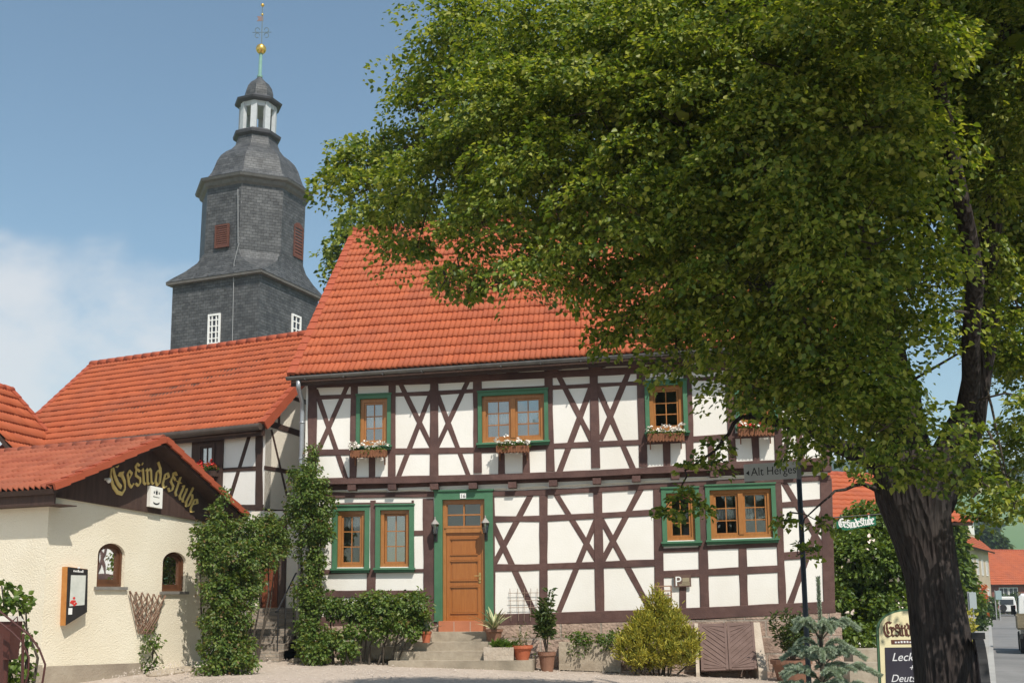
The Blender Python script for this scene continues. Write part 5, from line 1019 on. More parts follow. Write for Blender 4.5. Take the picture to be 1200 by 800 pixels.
mb = MB(); mb.pbox(pl, a[0] + W_ * .5, a[1] + H_ * .42, a[0] + W_ * .9, a[1] + H_ * .75, .023, .026, 0, .02)
for f, w0 in ((.28, .46), (.12, .30)): mb.pbox(pl, a[0] + W_ * w0, a[1] + H_ * f, a[0] + W_ * .93, a[1] + H_ * (f + .10), .023, .0258, 0, .02)
mb.build('sign_panel', pm('olive sign panel', (.30, .25, .16), (.36, .30, .2), 9, .6), ps)
lt = thing('lattice_frame', FL.p(*FL.uv(776, 705), .08), 'small upright wooden lattice frame behind the tip of the golden conifer', 'trellis'); mb = MB(); pl = FL.shift(.09); p = [pl.uv(*q) for q in ((765.5, 725), (787.5, 725), (787, 686), (766, 686.5))]
for i in range(3): f = i / 2; a = p[0] * (1 - f) + p[1] * f; b = p[3] * (1 - f) + p[2] * f; mb.pbox(pl, a[0] - .014, a[1], a[0] + .014, b[1], 0, .02)
for i in range(8): f = i / 7; a = p[0] * (1 - f) + p[3] * f; b = p[1] * (1 - f) + p[2] * f; mb.pbox(pl, a[0], a[1] - .012, b[0], a[1] + .012, .021, .035)
mb.build('lattice', pm('reddish lattice wood', (.30, .17, .11), (.38, .22, .15), 8, .7), lt)
wt = thing('wire_trellis', FL.p(*FL.uv(612, 715), .05), 'thin wire plant grid standing against the white wall beside the variegated agave', 'trellis'); mb = MB(); pl = FL.shift(.05)
for x in (597.5, 606.5, 614.5, 622, 629.5): a, b = pl.uv(x + (1.2 if x < 612 else -.5), 727), pl.uv(x, 689); mb.tube([pl.p(*a), pl.p(*b)], .0055, 4)
for y in (694, 703, 711): a, b = pl.uv(596, y + .5), pl.uv(632, y); mb.tube([pl.p(*a, .012), pl.p(*b, .012)], .0055, 4)
mb.build('wire_grid', pm('rusty wire', (.33, .24, .18), None, 3, .6), wt)
# ---------------------------------------------------------------- bottom left: railing, post box, shrub, trellis plant
ra_ = thing('wrought_iron_railing', atD(20, 860, 12), 'dark brown wrought iron stair railing curling down at the bottom left edge', 'railing'); D_ = 12.0; at = lambda x, y, d=D_: atD(x, y, d); mb = MB()
mb.tube([at(-40, 700), at(0, 716), at(20, 732), at(35, 744), at(46, 760), at(53, 778), at(50, 798), at(44, 818)], .012, 8)
mb.tube([at(-40, 712), at(0, 729), at(14, 740), at(26, 752), at(34, 770), at(33, 790), at(27, 808)], .011, 8)
mb.tube([at(8, 738), at(16, 726), at(20, 722), at(21, 730)], .007, 6); mb.build('handrail', IRON, ra_)
for x, y0 in ((1.5, 742), (27, 742)): mb = MB(); a = at(x, y0); b = at(x - 2, 870); mb.tube([a, b], .024 if x < 5 else .018, 4); mb.build('upright', IRON, ra_)
lb = thing('wooden_lantern_box', at(9, 772, 12.3), 'small dark wooden box with a pale lid behind the iron railing', 'box'); c = at(7, 772, 12.3)
mb = MB(); mb.hexa([c + (a, b, 0) for a, b in ((-.10, -.1), (.085, -.1), (.085, .1), (-.10, .1))], [c + (a, b, .41) for a, b in ((-.12, -.12), (.10, -.12), (.10, .12), (-.12, .12))]); mb.tube([c, c - (0, 0, .8)], .03, 6); mb.build('box', pm('red brown box', (.075, .025, .02), (.1, .035, .028), 6, .5), lb)
mb = MB(); mb.hexa([c + (a, b, .413) for a, b in ((-.14, -.14), (.12, -.14), (.12, .14), (-.14, .14))], [c + (a, b, .47) for a, b in ((-.09, -.09), (.07, -.09), (.07, .09), (-.09, .09))]); mb.build('lid', pm('pale lid', (.45, .42, .36), (.55, .51, .45), 4, .5), lb)
plant('leafy_shrub', [(8, 705, 13, (.16, .2, .17)), (-14, 720, 13, E3(.25)), (22, 712, 13, (.1, .1, .10)), (22, 765, 13, (.10, .15, .25)), (14, 790, 13, (.16, .2, .2)), (30, 702, 13, E3(.05)), (2, 686, 13, (.1, .1, .08)), (30, 745, 13, E3(.06))],
    'leafy shrub with glossy oval leaves behind the iron railing at the bottom left', 'shrub', ROSEL, 130, 7, .12, .075, shape='lance', loc=at(10, 850, 13))
q = PW.p(*PW.uv(168, 785), .12)
plant('climbing_rose', [(PW.p(*PW.uv(168, 750), .12), (.12, .10, .22)), (PW.p(*PW.uv(169, 768), .14), (.14, .12, .25)), (PW.p(*PW.uv(172, 782), .16), (.2, .16, .12)), (PW.p(*PW.uv(180, 742), .12), (.06, .05, .15))], 'small climbing plant growing up the fan-shaped trellis on the inn', 'climber', ROSEL, 120, 10, .09, .05, loc=q, extra=[('pink_flowers', PINKFL, .03, .04)])
sb_ = thing('stone_edging', q, 'row of rough pale stones edging the little bed under the fan trellis', 'edging', None)
for i, x in enumerate((160, 169, 178, 187, 197)): c = PW.p(*PW.uv(x, 788 - i * 1.6), .42); mb = MB(); mb.lathe((c[0], c[1], g(c[0], c[1]) - .05), [(.13, 0), (.155, .07), (.12, .14), (.02, .16)], 7, rot=i); mb.build('stone', RUBBLE, sb_)
e2 = thing('stone_edging', onG(385, 771), 'row of small stones edging the foot of the low creeper beside the stairs', 'edging', None)
for i, x in enumerate((346, 357, 368, 380, 392)): c = onG(x, 775 - (i % 2)); mb = MB(); mb.lathe((c[0], c[1], c[2] - .04), [(.11, 0), (.13, .06), (.09, .11), (.02, .12)], 7, rot=i * 2); mb.build('stone', RUBBLE, e2)

# ---------------------------------------------------------------- the big linden
TD = 11.0
tree = thing('linden_tree', atD(1107, 866, TD), 'huge dark linden with a thick trunk whose leafy crown hangs over the house', 'tree')
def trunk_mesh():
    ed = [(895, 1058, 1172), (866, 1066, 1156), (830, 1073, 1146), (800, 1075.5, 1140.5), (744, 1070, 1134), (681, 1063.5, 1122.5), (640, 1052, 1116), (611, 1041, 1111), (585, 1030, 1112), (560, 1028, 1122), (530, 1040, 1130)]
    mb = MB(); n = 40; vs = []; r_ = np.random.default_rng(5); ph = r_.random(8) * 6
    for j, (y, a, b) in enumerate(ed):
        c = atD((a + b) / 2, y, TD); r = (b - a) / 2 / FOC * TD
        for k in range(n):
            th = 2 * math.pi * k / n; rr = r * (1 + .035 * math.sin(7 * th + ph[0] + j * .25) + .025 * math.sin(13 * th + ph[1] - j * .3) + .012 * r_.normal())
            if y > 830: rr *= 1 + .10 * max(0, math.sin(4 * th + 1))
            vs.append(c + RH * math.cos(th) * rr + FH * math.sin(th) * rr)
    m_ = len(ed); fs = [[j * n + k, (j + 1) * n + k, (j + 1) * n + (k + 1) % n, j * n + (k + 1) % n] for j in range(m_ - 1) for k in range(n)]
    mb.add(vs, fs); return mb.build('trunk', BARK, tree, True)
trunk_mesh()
LIMBS = [([(1075, 560, 11), (1040, 500, 11.3), (960, 400, 10.9), (860, 300, 10.3), (740, 220, 10.2), (620, 180, 10.6), (500, 170, 11.2)], (.2, .17, .13, .11, .08, .05, .03)),
    ([(1075, 560, 11), (1050, 450, 11), (1020, 300, 10.8), (960, 150, 10.6), (900, 0, 10.5), (850, -150, 10.6), (800, -300, 11)], (.2, .17, .15, .13, .11, .08, .05)),
    ([(1095, 575, 11), (1135, 500, 11), (1153, 400, 11), (1160, 280, 11), (1166, 150, 11), (1175, 0, 11.2), (1180, -250, 11.4), (1180, -500, 11.6)], (.18, .155, .135, .12, .11, .1, .08, .05)),
    ([(1075, 560, 11), (1020, 540, 11.3), (940, 500, 10.7), (868, 486, 10.3), (838, 527, 10.3), (806, 550, 10.3), (796, 580, 10.3)], (.14, .1, .06, .022, .014, .01, .006)),
    ([(1080, 560, 11), (1060, 450, 12.2), (960, 280, 13), (820, 150, 13.4), (700, 60, 13.6)], (.17, .14, .11, .08, .05)),
    ([(1080, 560, 11), (1135, 470, 10.7), (1145, 330, 9.9), (1100, 100, 8.9), (1040, -100, 8.4)], (.14, .09, .08, .06, .04)),
    ([(1055, 570, 11), (1012, 566, 11), (972, 580, 10.6), (942, 608, 10.3), (934, 650, 10.2)], (.05, .02, .011, .006, .004))]
LP3 = []
for pts, rs in LIMBS:
    P3 = [atD(*p) for p in pts]; P3[0] = P3[0] - (0, 0, .15); Q = []; Rr = []
    for i in range(len(P3) - 1):
        for f in np.linspace(0, 1, 5)[:-1]:
            Q.append(P3[i] * (1 - f) + P3[i + 1] * f + rng.normal(size=3) * .012 * (1 if i else 0)); Rr.append(rs[i] * (1 - f) + rs[i + 1] * f)
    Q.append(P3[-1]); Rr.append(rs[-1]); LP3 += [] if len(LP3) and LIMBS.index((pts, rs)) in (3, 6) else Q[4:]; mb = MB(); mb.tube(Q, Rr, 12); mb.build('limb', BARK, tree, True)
LP3 = np.array(LP3)
LOB = [(1130, 330, 12.5, .45), (1190, 330, 13.5, .85), (1200, 440, 13.2, .42), (1190, 520, 13, .4), (1140, 545, 12.6, .35), (1175, 420, 13, .3), (1120, 400, 12.6, .15), (1215, 520, 12.6, .5), (560, 60, 11, .85), (532, 28, 11, .45), (476, 92, 11.5, .26), (494, 120, 11.5, .3), (430, 192, 11.5, .46), (402, 190, 11.5, .2), (450, 160, 11.5, .36), (418, 228, 11.2, .34), (470, 228, 11, .55), (468, 272, 10.8, .26), (490, 285, 10.8, .16),
    (530, 130, 11, .75), (540, 205, 10.5, .72), (600, 150, 10, .85), (565, 262, 10, .42), (538, 312, 10, .26), (522, 328, 9.8, .15), (560, 335, 9.9, .16), (592, 330, 9.8, .26), (630, 295, 9.5, .46), (650, 220, 9.5, .75), (700, 130, 9.5, .9), (640, 60, 10, .85), (740, 50, 9.5, .95),
    (690, 318, 9.5, .3), (740, 245, 9, .72), (800, 150, 9, .85), (840, 60, 9, .95), (735, 372, 10, .34), (706, 398, 10, .17), (780, 340, 9.5, .52), (840, 300, 9, .72), (792, 402, 9.8, .32), (768, 438, 9.8, .14), (850, 395, 9.5, .55), (900, 200, 8.5, .85), (920, 80, 8.5, .95), (930, 340, 9, .75),
    (885, 455, 9.5, .34), (945, 440, 9.5, .55), (905, 480, 9.8, .16), (962, 497, 10, .27), (1000, 420, 9, .62), (1012, 515, 10, .45), (1000, 280, 8.5, .85), (1010, 150, 8.5, .95), (1020, 50, 8.5, .95), (1065, 340, 9, .45), (1055, 525, 10.6, .4), (1095, 250, 10, .72), (1110, 120, 9, .85), (1050, 490, 9.6, .3),
    (1185, 300, 11.8, .65), (1190, 200, 11.6, .9), (1190, 80, 10, .95), (1208, 390, 12, .5), (1192, 545, 10.5, .42), (1130, 555, 10.3, .4), (1150, 606, 10.3, .18), (1188, 588, 10, .2), (1035, 560, 10.4, .25), (1006, 566, 10.4, .11), (1225, 470, 10, .3), (1128, 600, 10.2, .12), (1150, 545, 10.5, .3), (1085, 560, 10.5, .22),
    (842, 520, 10.3, .09), (818, 543, 10.3, .15), (838, 545, 10.3, .1), (797, 586, 10.3, .19), (775, 600, 10.3, .09), (820, 595, 10.3, .10), (920, 610, 10.2, .05), (946, 644, 10.2, .05), (962, 612, 10.2, .07), (1004, 528, 10.4, .18)]
BACK = [(640, 180, 12.6, 1.2), (760, 160, 12.8, 1.5), (880, 200, 12.8, 1.7), (1000, 260, 12.6, 1.5), (1040, 120, 12.8, 1.8), (1130, 60, 12.8, 1.6), (780, 40, 12.8, 1.4), (900, 40, 12.8, 1.6), (900, 350, 12, 1.0), (1200, 150, 12.5, 1.3), (960, 400, 11.6, .9), (1210, 280, 12, .9), (820, 330, 11.4, .6), (1000, 480, 11.2, .6), (1080, 520, 11.6, .55), (660, 60, 12.6, 1.0)]
lobes = [(atD(x, y, d), (r * 1.0, r * 1.0, r * .8)) for x, y, d, r in LOB]
back = [(atD(x, y, d), (r, r, r * .85)) for x, y, d, r in BACK]
upper = []; r_ = np.random.default_rng(12); tc0 = np.array(tree.location) * [1, 1, 0]
def projp(p): v = p - CAM; d = v @ _fw; return 600 + FOC * (v @ _R) / d, PPY - FOC * (v @ _U) / d, v @ FH
SUN3 = np.array(SUNV); CLEAR = [atD(965, 720, 11.5), atD(930, 770, 11.5), atD(1010, 770, 11.5), atD(960, 800, 11.5), atD(1060, 760, 12.5), atD(1045, 800, 12.5)]
CLEAR2 = [atD(*q) for q in ((430, 190, 11.5), (475, 100, 11.5), (540, 130, 11), (560, 60, 11), (600, 160, 10.3), (520, 230, 10.8), (640, 110, 9.8), (700, 120, 9.6), (540, 310, 10), (470, 230, 11), (800, 140, 9.2))]
def blocked(p, r, C=CLEAR): return any(np.linalg.norm((p - c) - SUN3 * ((p - c) @ SUN3)) < r and (p - c) @ SUN3 > 0 for c in C)  # lobes on these sun rays are left out so the targets stay lit
lobes = [l for l in lobes if not blocked(l[0], l[1][0] + .2)]; back = [l for l in back if not blocked(l[0], l[1][0] + .3)]
lobes += [(atD(x, y, d), (r, r, r * .8)) for x, y, d, r in ((1195, 400, 11.8, .36), (1190, 425, 12.4, .35), (1150, 270, 10.2, .28), (1165, 380, 10.4, .22), (1175, 200, 10.2, .4), (1160, 230, 10.3, .32), (1150, 330, 10.3, .25), (1172, 130, 10.2, .4), (1185, 330, 10.6, .25), (1160, 30, 10, .5), (1140, 400, 10.4, .16), (1004, 556, 10.8, .13), (1040, 500, 9, .26), (1012, 475, 9.2, .3), (1072, 495, 9, .24), (1105, 530, 9.1, .2), (1066, 548, 9.1, .16), (1030, 430, 9.2, .34), (1128, 500, 9.2, .15), (1075, 390, 9.3, .26), (1150, 565, 9.4, .17), (1120, 565, 9.2, .14), (1035, 545, 9.1, .18), (1012, 530, 11.4, .2), (1180, 560, 10.6, .3), (1000, 440, 9.4, .3), (1090, 560, 9.2, .14), (1140, 530, 9.2, .14))]
while len(upper) < 125:  # unseen upper crown, crowded towards the sun to shade the visible leaves
    d = unit(r_.normal(size=3)); p = tc0 + np.array([.9, -1.4, 8.0]) + d * np.array([6.0, 5.2, 3.3]) * (.45 + .55 * r_.random()); r = r_.uniform(.9, 1.4); x, y, dd = projp(p)
    if dd < 4.2 or (d[0] * .53 - d[1] * .85 < -.1 and r_.random() < .75): continue
    k = FOC / dd * r
    if blocked(p, r + .75) or blocked(p, r + .7, CLEAR2): continue
    if (y + k < 15 and (x - k > 530 or y + k < -130)) or (x - k > 620 and y < 200 and dd > 9): upper.append((p, (r, r, r * .8)))
tiny = [l for l in lobes if l[1][0] < .205]; lobes_all = lobes; lobes = [l for l in lobes if l[1][0] >= .205]; C4, O4 = clump_centres(tiny, 60, .3); C1, O1 = clump_centres(lobes, 16, .45); C2, O2 = clump_centres(back, 15, .35); C3, O3 = clump_centres(upper, 16, .4)
parts = [clump_leaves(C1, O1, 150, .31, .03, .041, 1.3, .35, .5, .3), clump_leaves(C2, O2, 48, .32, .04, .062, 1.2, .4, .5), clump_leaves(C3, O3, 26, .48, .07, .105, .9, .4, .5), clump_leaves(C4, O4, 30, .12, .025, .043, 1.1, .35, .5, .3)]
P, D, N, sz = (np.concatenate([q[i] for q in parts]) for i in range(4))
leaves('crown', P, D, N, sz, LINDEN, tree, fold=.12, wid=.95)

mb = MB(); HANG = np.array([atD(*q) for q in ((940, 500, 10.2), (868, 486, 10.3), (838, 527, 10.3), (806, 550, 10.3), (796, 580, 10.3), (925, 600, 10.2), (935, 650, 10.2), (950, 545, 10.3))])
for c, r in lobes_all + back + upper:
    c = np.array(c); i = np.argsort(((LP3 - c) ** 2).sum(1) + .8 * np.maximum(0, LP3[:, 2] - c[2]))[rng.integers(0, 7)]; a = LP3[i]; ih = np.argmin(((HANG - c) ** 2).sum(1)); a = HANG[ih] if r[0] < .21 and np.linalg.norm(HANG[ih] - c) < .7 else a; L_ = np.linalg.norm(c - a)
    m_ = (a + c) / 2 + np.array([0, 0, .10 * L_]); R0 = min(.045, .006 + .010 * L_)
    if not any(blocked(a + (c - a) * f + (0, 0, .1 * L_ * math.sin(f * 3.1)), .12) for f in np.linspace(0, 1, 12)) and L_ < 1.5 or L_ < .3: mb.tube([a, m_, c], [R0, R0 * .7, R0 * .35], 5)
    for k in range(5):
        e = c + unit(rng.normal(size=3)) * np.array(r) * .62; mb.tube([c, (c + e) / 2 + rng.normal(size=3) * .04, e], [R0 * .35, R0 * .25, .003], 4)
mb.build('branches', TWIG, tree)
# tree behind the house
bt = thing('leafy_tree', atD(440, 720, 36), 'green tree rising behind the left end of the tall house roof', 'tree'); LB = [(404, 282, 34, .62), (386, 300, 34, .36), (390, 320, 34, .34), (420, 262, 34.5, .8), (445, 290, 35.5, 1.3), (470, 260, 36, 1.3), (412, 310, 34.5, .7), (440, 340, 36, 1.4), (400, 330, 34.5, .5)]
L = [(atD(x, y, d), (r, r, r * .85)) for x, y, d, r in LB]; C, O = clump_centres(L, 16, .5); P, D, N, sz = clump_leaves(C, O, 20, .3, .06, .13); leaves('crown', P, D, N, sz, LINDEN, bt)
mb = MB(); b0 = np.array(bt.location); mb.tube([b0 - (0, 0, .3), b0 + (0, 0, 4), atD(445, 330, 36)], [.3, .24, .12], 10); [mb.tube([b0 + (0, 0, 5), c], [.1, .03], 6) for c, r in L]; mb.build('trunk', BARK, bt)

# ---------------------------------------------------------------- right of the house
plant('rose_bush', [(1000, 685, 26, E3(.6)), (1000, 725, 25.6, E3(.5)), (1030, 700, 26, E3(.7)), (988, 670, 25.8, E3(.35)), (1000, 655, 25, E3(.62)), (1032, 655, 25, E3(.75)), (1048, 620, 25.5, E3(.6)), (994, 625, 25.6, E3(.42)), (1012, 690, 25.2, E3(.5)), (1040, 715, 24.6, E3(.62)), (986, 655, 25.2, E3(.3)), (1020, 602, 26, E3(.4)), (1066, 670, 25, E3(.6)), (992, 740, 24.3, E3(.32)), (1015, 742, 24, (.45, .4, .25)), (986, 705, 24.8, (.22, .3, .4)), (1055, 740, 24, E3(.5)), (1000, 612, 26, E3(.3))],
    'tall rambling rose bush with pale pink blooms between the house corner and tree trunk', 'rose bush', ROSEL, 60, 20, .2, .09, extra=[('pink_flowers', PINKFL, .05, .085)], shell=.35)
gs = thing('hanging_sign', (7.0, -.12, 3.2), 'green projecting sign with white gothic lettering on an iron arm at the house corner', 'sign'); pl = Plane((0, -.12, 0), (1, 0, 0), (0, -1, 0)); a, b = pl.uv(980.5, 619), pl.uv(1026, 606.5); r_a, r_b = pl.uv(962, 607.3), pl.uv(1034, 602); mb = MB()
mb.tube([pl.p(*r_a), pl.p(*r_b)], .014, 6); 
for x in (985, 1021): u, v = pl.uv(x, 606); mb.tube([pl.p(u, v - .09), pl.p(u, v + .07)], .008, 5)
mb.build('bracket', DARK, gs)
sg = [(a[0], a[1]), (a[0] + (b[0] - a[0]) * .25, a[1] - .04), (a[0] + (b[0] - a[0]) * .6, a[1] + .01), (b[0], a[1] + .06), (b[0], b[1] + .03), (a[0] + (b[0] - a[0]) * .55, b[1] - .0), (a[0] + (b[0] - a[0]) * .25, b[1] - .06), (a[0], b[1] - .06)]
mb = MB(); mb.poly(pl, sg, -.012, .012); mb.build('sign_board', pm('sign green', (.015, .13, .07), (.025, .16, .09), 6, .45), gs)
wds = [GLY[c][0] for c in 'Gesindestube']; cum = np.concatenate([[0], np.cumsum(wds)]); sc_ = (b[0] - a[0]) * .90 / cum[-1]
mb = MB(); blackletter(mb, pl, 'Gesindestube', lambda i: (a[0] + .045 + cum[i] * sc_, np.interp(cum[i] / cum[-1], (0, .3, .65, 1), (a[1] + .035, a[1] + .005, a[1] + .05, a[1] + .09)), 0, sc_ * (1.05 if i == 0 else 1.15)), .1, .012, .018, weight=.24); mb.build('sign_lettering', WHITE, gs)
ss = thing('street_sign', atD(948, 812, 15.6), 'grey arrow street sign reading Alt Herges on a dark metal post', 'sign'); mb = MB(); mb.tube([atD(949, 830, 15.6), atD(948, 800, 15.6), atD(935.3, 541, 15.6)], .037, 12); mb.lathe(atD(935.3, 541, 15.6), [(.04, 0), (.03, .02), (.005, .025)], 12); mb.build('post', pm('dark grey post', (.035, .04, .045), (.05, .055, .06), 4, .45, metal=.3), ss, True)
q0, q1 = atD(872.5, 564, 15.55), atD(937, 559.5, 15.5); pl = Plane(q0, unit((q1 - q0) * [1, 1, 0]), np.array([0, 0, 0.]) + unit(np.cross(unit((q1 - q0) * [1, 1, 0]), ZZ))); a, b = pl.uv(872.5, 564), pl.uv(937, 542.5); sh = .045
mb = MB(); L_ = b[0] - a[0]; h_ = .245
mb.pbox(pl, a[0], a[1], a[0] + L_, a[1] + h_, -.012, .012, 0, sh); mb.build('sign_plate', pm('grey sign plate', (.42, .42, .41), (.48, .48, .47), 3, .5), ss)
mb = MB(); text_mesh(mb, pl, 'Alt Herges', a[0] + L_ * .12, a[1] + .075 + sh * L_ * .12, .146, .0125, 0, sh, center=False, tall=1.15); x, y = a[0] + L_ * .03, a[1] + h_ * .48; mb.poly(pl, [(x, y), (x + .045, y - .035), (x + .045, y + .04)], .0125, .015); mb.build('sign_lettering', DARK, ss)
mb = MB(); mb.pbox(pl, a[0] + L_ * .94, a[1] - .01 + sh * L_ * .94, a[0] + L_ * 1.02, a[1] + h_ + .012 + sh * L_ * .94, -.05, .014, 0, sh); mb.build('clamp', pm('clamp grey', (.16, .16, .17), None, 3, .5), ss)
# chalk board
cb = thing('chalk_board', atD(1080, 872, 12.5), 'arched cream and green pavement board with white chalk writing, half hidden by the trunk', 'chalk board'); o_ = atD(1080, 872, 12.5); lean = unit(ZZ + FH * .13); pl = Plane(o_, RH, -unit(FH - ZZ * .13), lean); W2 = .37; HT = 1.49
def board_outline(i): 
    w_ = W2 - i; return [(-w_ - .07 * 1, 0 + i), (w_ + .07, 0 + i)] + [(w_ * 1.0 * math.cos(t), HT - .30 + (.30 - i) * math.sin(t) ** .75) for t in np.linspace(.0, math.pi, 17)]
mb = MB(); mb.poly(pl, board_outline(0), -.03, .0); mb.build('frame', pm('green board edge', (.05, .12, .06), (.07, .15, .08), 5, .5), cb)
mb = MB(); mb.poly(pl, board_outline(.022), .001, .012); mb.build('panel', pm('cream board', (.68, .60, .36), (.74, .66, .42), 4, .5), cb)
mb = MB(); mb.poly(pl, [(-W2 + .0, .12), (W2 - .0, .12), (W2 - .07, 1.06), (-W2 + .07, 1.06)], .0125, .018); mb.build('slate', pm('chalk slate', (.025, .022, .035), (.035, .032, .045), 3, .7), cb)
mb = MB(); sc_ = .58 / cum[-1]; blackletter(mb, pl, 'Gesindestube', lambda i: (-.29 + cum[i] * sc_, 1.185, 0, sc_ * (1.25 if i == 0 else 1.2)), .1, .0125, .016, weight=.2); tiny_print(mb, pl, .02, 1.285, .3, .035, .0125, 8); mb.pbox(pl, -.22, 1.095, .27, 1.145, .0125, .015); mb.build('heading', pm('brown lettering', (.10, .035, .02), None, 3, .6), cb)
mb = MB(); tiny_print(mb, pl, .02, 1.108, .4, .024, .0152, 12); 
mb.build('heading_strip_text', pm('chalk', (.62, .62, .64), (.75, .75, .76), 60, .9), cb)
for s, z, h in (('Leckere', .91, .13), ('+', .80, .10), ('Deutscher', .68, .115), ('Spargel', .54, .125)): mb = MB(); text_mesh(mb, pl, s, -.03, z, h, .0185, shear=.35); mb.build('chalk_writing', bpy.data.materials['chalk'], cb)
mb = MB(); mb.pbox(pl, -W2, 0, -W2 + .04, 1.2, -.05, -.031); mb.hexa([o_ + RH * s + FH * .5 + (0, 0, -.1) for s in (-.3, .3)] + [o_ + RH * s + FH * .53 + (0, 0, -.1) for s in (.3, -.3)], [o_ + RH * s + FH * .17 + (0, 0, 1.15) for s in (-.3, .3)] + [o_ + RH * s + FH * .2 + (0, 0, 1.15) for s in (.3, -.3)]); mb.build('rear_leg', TWIG, cb)
# cart wheel beside the trunk
cw = thing('cart_wheel', atD(1152, 892, 10.7), 'dark upright cart wheel standing on edge beside the tree trunk', 'wheel'); c = atD(1152, 822, 10.7); ax = unit(RH * .945 - FH * .325); s1 = unit(np.cross(ZZ, ax)); R_ = .60
def ring(mb, r, w_, t_): 
    n = 48; vs = []; 
    for k in range(n):
        th = 2 * math.pi * k / n; d = s1 * math.cos(th) + ZZ * math.sin(th)
        vs += [c + d * (r - t_) - ax * w_, c + d * r - ax * w_, c + d * r + ax * w_, c + d * (r - t_) + ax * w_]
    mb.add(vs, [[k * 4 + i, k * 4 + (i + 1) % 4, ((k + 1) % n) * 4 + (i + 1) % 4, ((k + 1) % n) * 4 + i] for k in range(n) for i in range(4)])
mb = MB(); ring(mb, R_, .04, .02); mb.build('tyre', DARK, cw); mb = MB(); ring(mb, R_ - .021, .034, .06); mb.build('rim', pm('dark weathered wood', (.05, .04, .045), (.08, .065, .065), 6, .8), cw)
mb = MB(); mb.tube([c - ax * .13, c - ax * .05, c + ax * .05, c + ax * .13], [.06, .085, .085, .06], 12); mb.build('hub', bpy.data.materials['dark weathered wood'], cw)
for k in range(12): th = k * math.pi / 6; d = s1 * math.cos(th) + ZZ * math.sin(th); mb = MB(); mb.tube([c + d * .07, c + d * (R_ - .07)], [.026, .02], 6); mb.build('spoke', bpy.data.materials['dark weathered wood'], cw)
mb = MB(); d = ZZ; mb.hexa([c + d * (R_ - .01) + ax * a + s1 * b for a, b in ((-.06, -.05), (.06, -.05), (.06, .05), (-.06, .05))], [c + d * (R_ + .05) + ax * a + s1 * b for a, b in ((-.06, -.05), (.06, -.05), (.06, .05), (-.06, .05))]); mb.build('iron_clamp', DARK, cw)
# young blue spruce
sp = thing('blue_spruce', atD(968, 872, 11.5), 'young blue spruce with a tall bare leader in front of the grey street sign post', 'spruce'); b0 = np.array(sp.location); top = atD(958.5, 677, 11.5); mb = MB(); mb.tube([b0 - (0, 0, .1), b0 * .5 + top * .5, top], [.03, .022, .006], 8); mb.build('trunk', TWIG, sp)
PP, DD_ = [], []; wood = MB()
def brush(pts, r, n, fwd=.6):
    pts = np.array(pts); f = rng.random(n) * (len(pts) - 1.001); i = f.astype(int); fr = (f - i)[:, None]; p = pts[i] * (1 - fr) + pts[i + 1] * fr; t = unit(pts[i + 1] - pts[i]); q = rng.normal(size=(n, 3)); q = unit(q - t * (q * t).sum(1)[:, None]); PP.append(p); DD_.append(np.concatenate([unit(q + t * fwd) * r * (.75 + .5 * rng.random((n, 1)))], 1))
brush([top - (0, 0, .62), top - (0, 0, .3), top], .034, 1500, 1.1)
zt = top[2]; zb = b0[2]
for wz, n, ln, rise in ((zt - .64, 5, .36, .42), (zt - .76, 3, .30, .4), (zt - .90, 5, .42, .32), (zt - 1.06, 5, .50, .25), (zt - 1.2, 5, .56, .18), (zt - 1.32, 7, .62, .05), (zt - 1.5, 7, .66, 0), (zt - 1.65, 7, .66, -.05)):
    ax0 = b0 + (top - b0) * (wz - zb) / (zt - zb); a0 = rng.random() * 6
    for k in range(n):
        az = a0 + 2 * math.pi * k / n + rng.normal() * .15; d = np.array([math.cos(az), math.sin(az), 0]); l = ln * (.85 + .3 * rng.random()); pts = [ax0 + d * l * f + ZZ * (rise * l * 1.3 * math.sin(f * 2.3) - .12 * l * f * f) for f in np.linspace(0, 1, 7)]
        wood.tube(pts, list(np.linspace(.010, .003, 7)), 5); brush(pts[1:], .036, int(1500 * l / .4), .7)
        for sgn in (-1, 1):
            if l > .34:
                for f0 in (2, 3):
                    s = np.cross(d, ZZ) * sgn; q = [pts[f0] + (s * .75 + d * .7) * l * .34 * f + ZZ * (.05 * math.sin(f * 2.5) - .02 * f) for f in np.linspace(0, 1, 4)]; wood.tube(q, [.005, .004, .003, .002], 4); brush(q, .032, 420, .7)
wood.build('branch_wood', TWIG, sp); PP = np.concatenate(PP); DD_ = np.concatenate(DD_); leaves('needles', PP, DD_, rdir(len(PP)), np.linalg.norm(DD_, axis=1), SPRUCE, sp, wid=.13, shape='lance', fold=.0)
# stone slabs behind the board
for x0, x1, y0, y1, d, lab in ((1000, 1062, 760, 775, 21.0, 'upper of two long grey stone slabs behind the chalk board'), (996, 1066, 776, 792, 20.5, 'lower of two long grey stone slabs behind the chalk board')):
    a, b = atD(x0, y1, d), atD(x1, y0, d); t = thing('stone_slab', a, lab, 'slab', 'stone slabs'); mb = MB(); mb.hexa([a + (0, 0, -.15), a + RH * (b - a)[0] + (0, 0, -.15), a + RH * (b - a)[0] + FH * .6 + (0, 0, -.15), a + FH * .6 + (0, 0, -.15)], [np.array([p[0], p[1], b[2]]) for p in (a, a + RH * (b - a)[0], a + RH * (b - a)[0] + FH * .6, a + FH * .6)]); mb.build('slab', STEP, t)
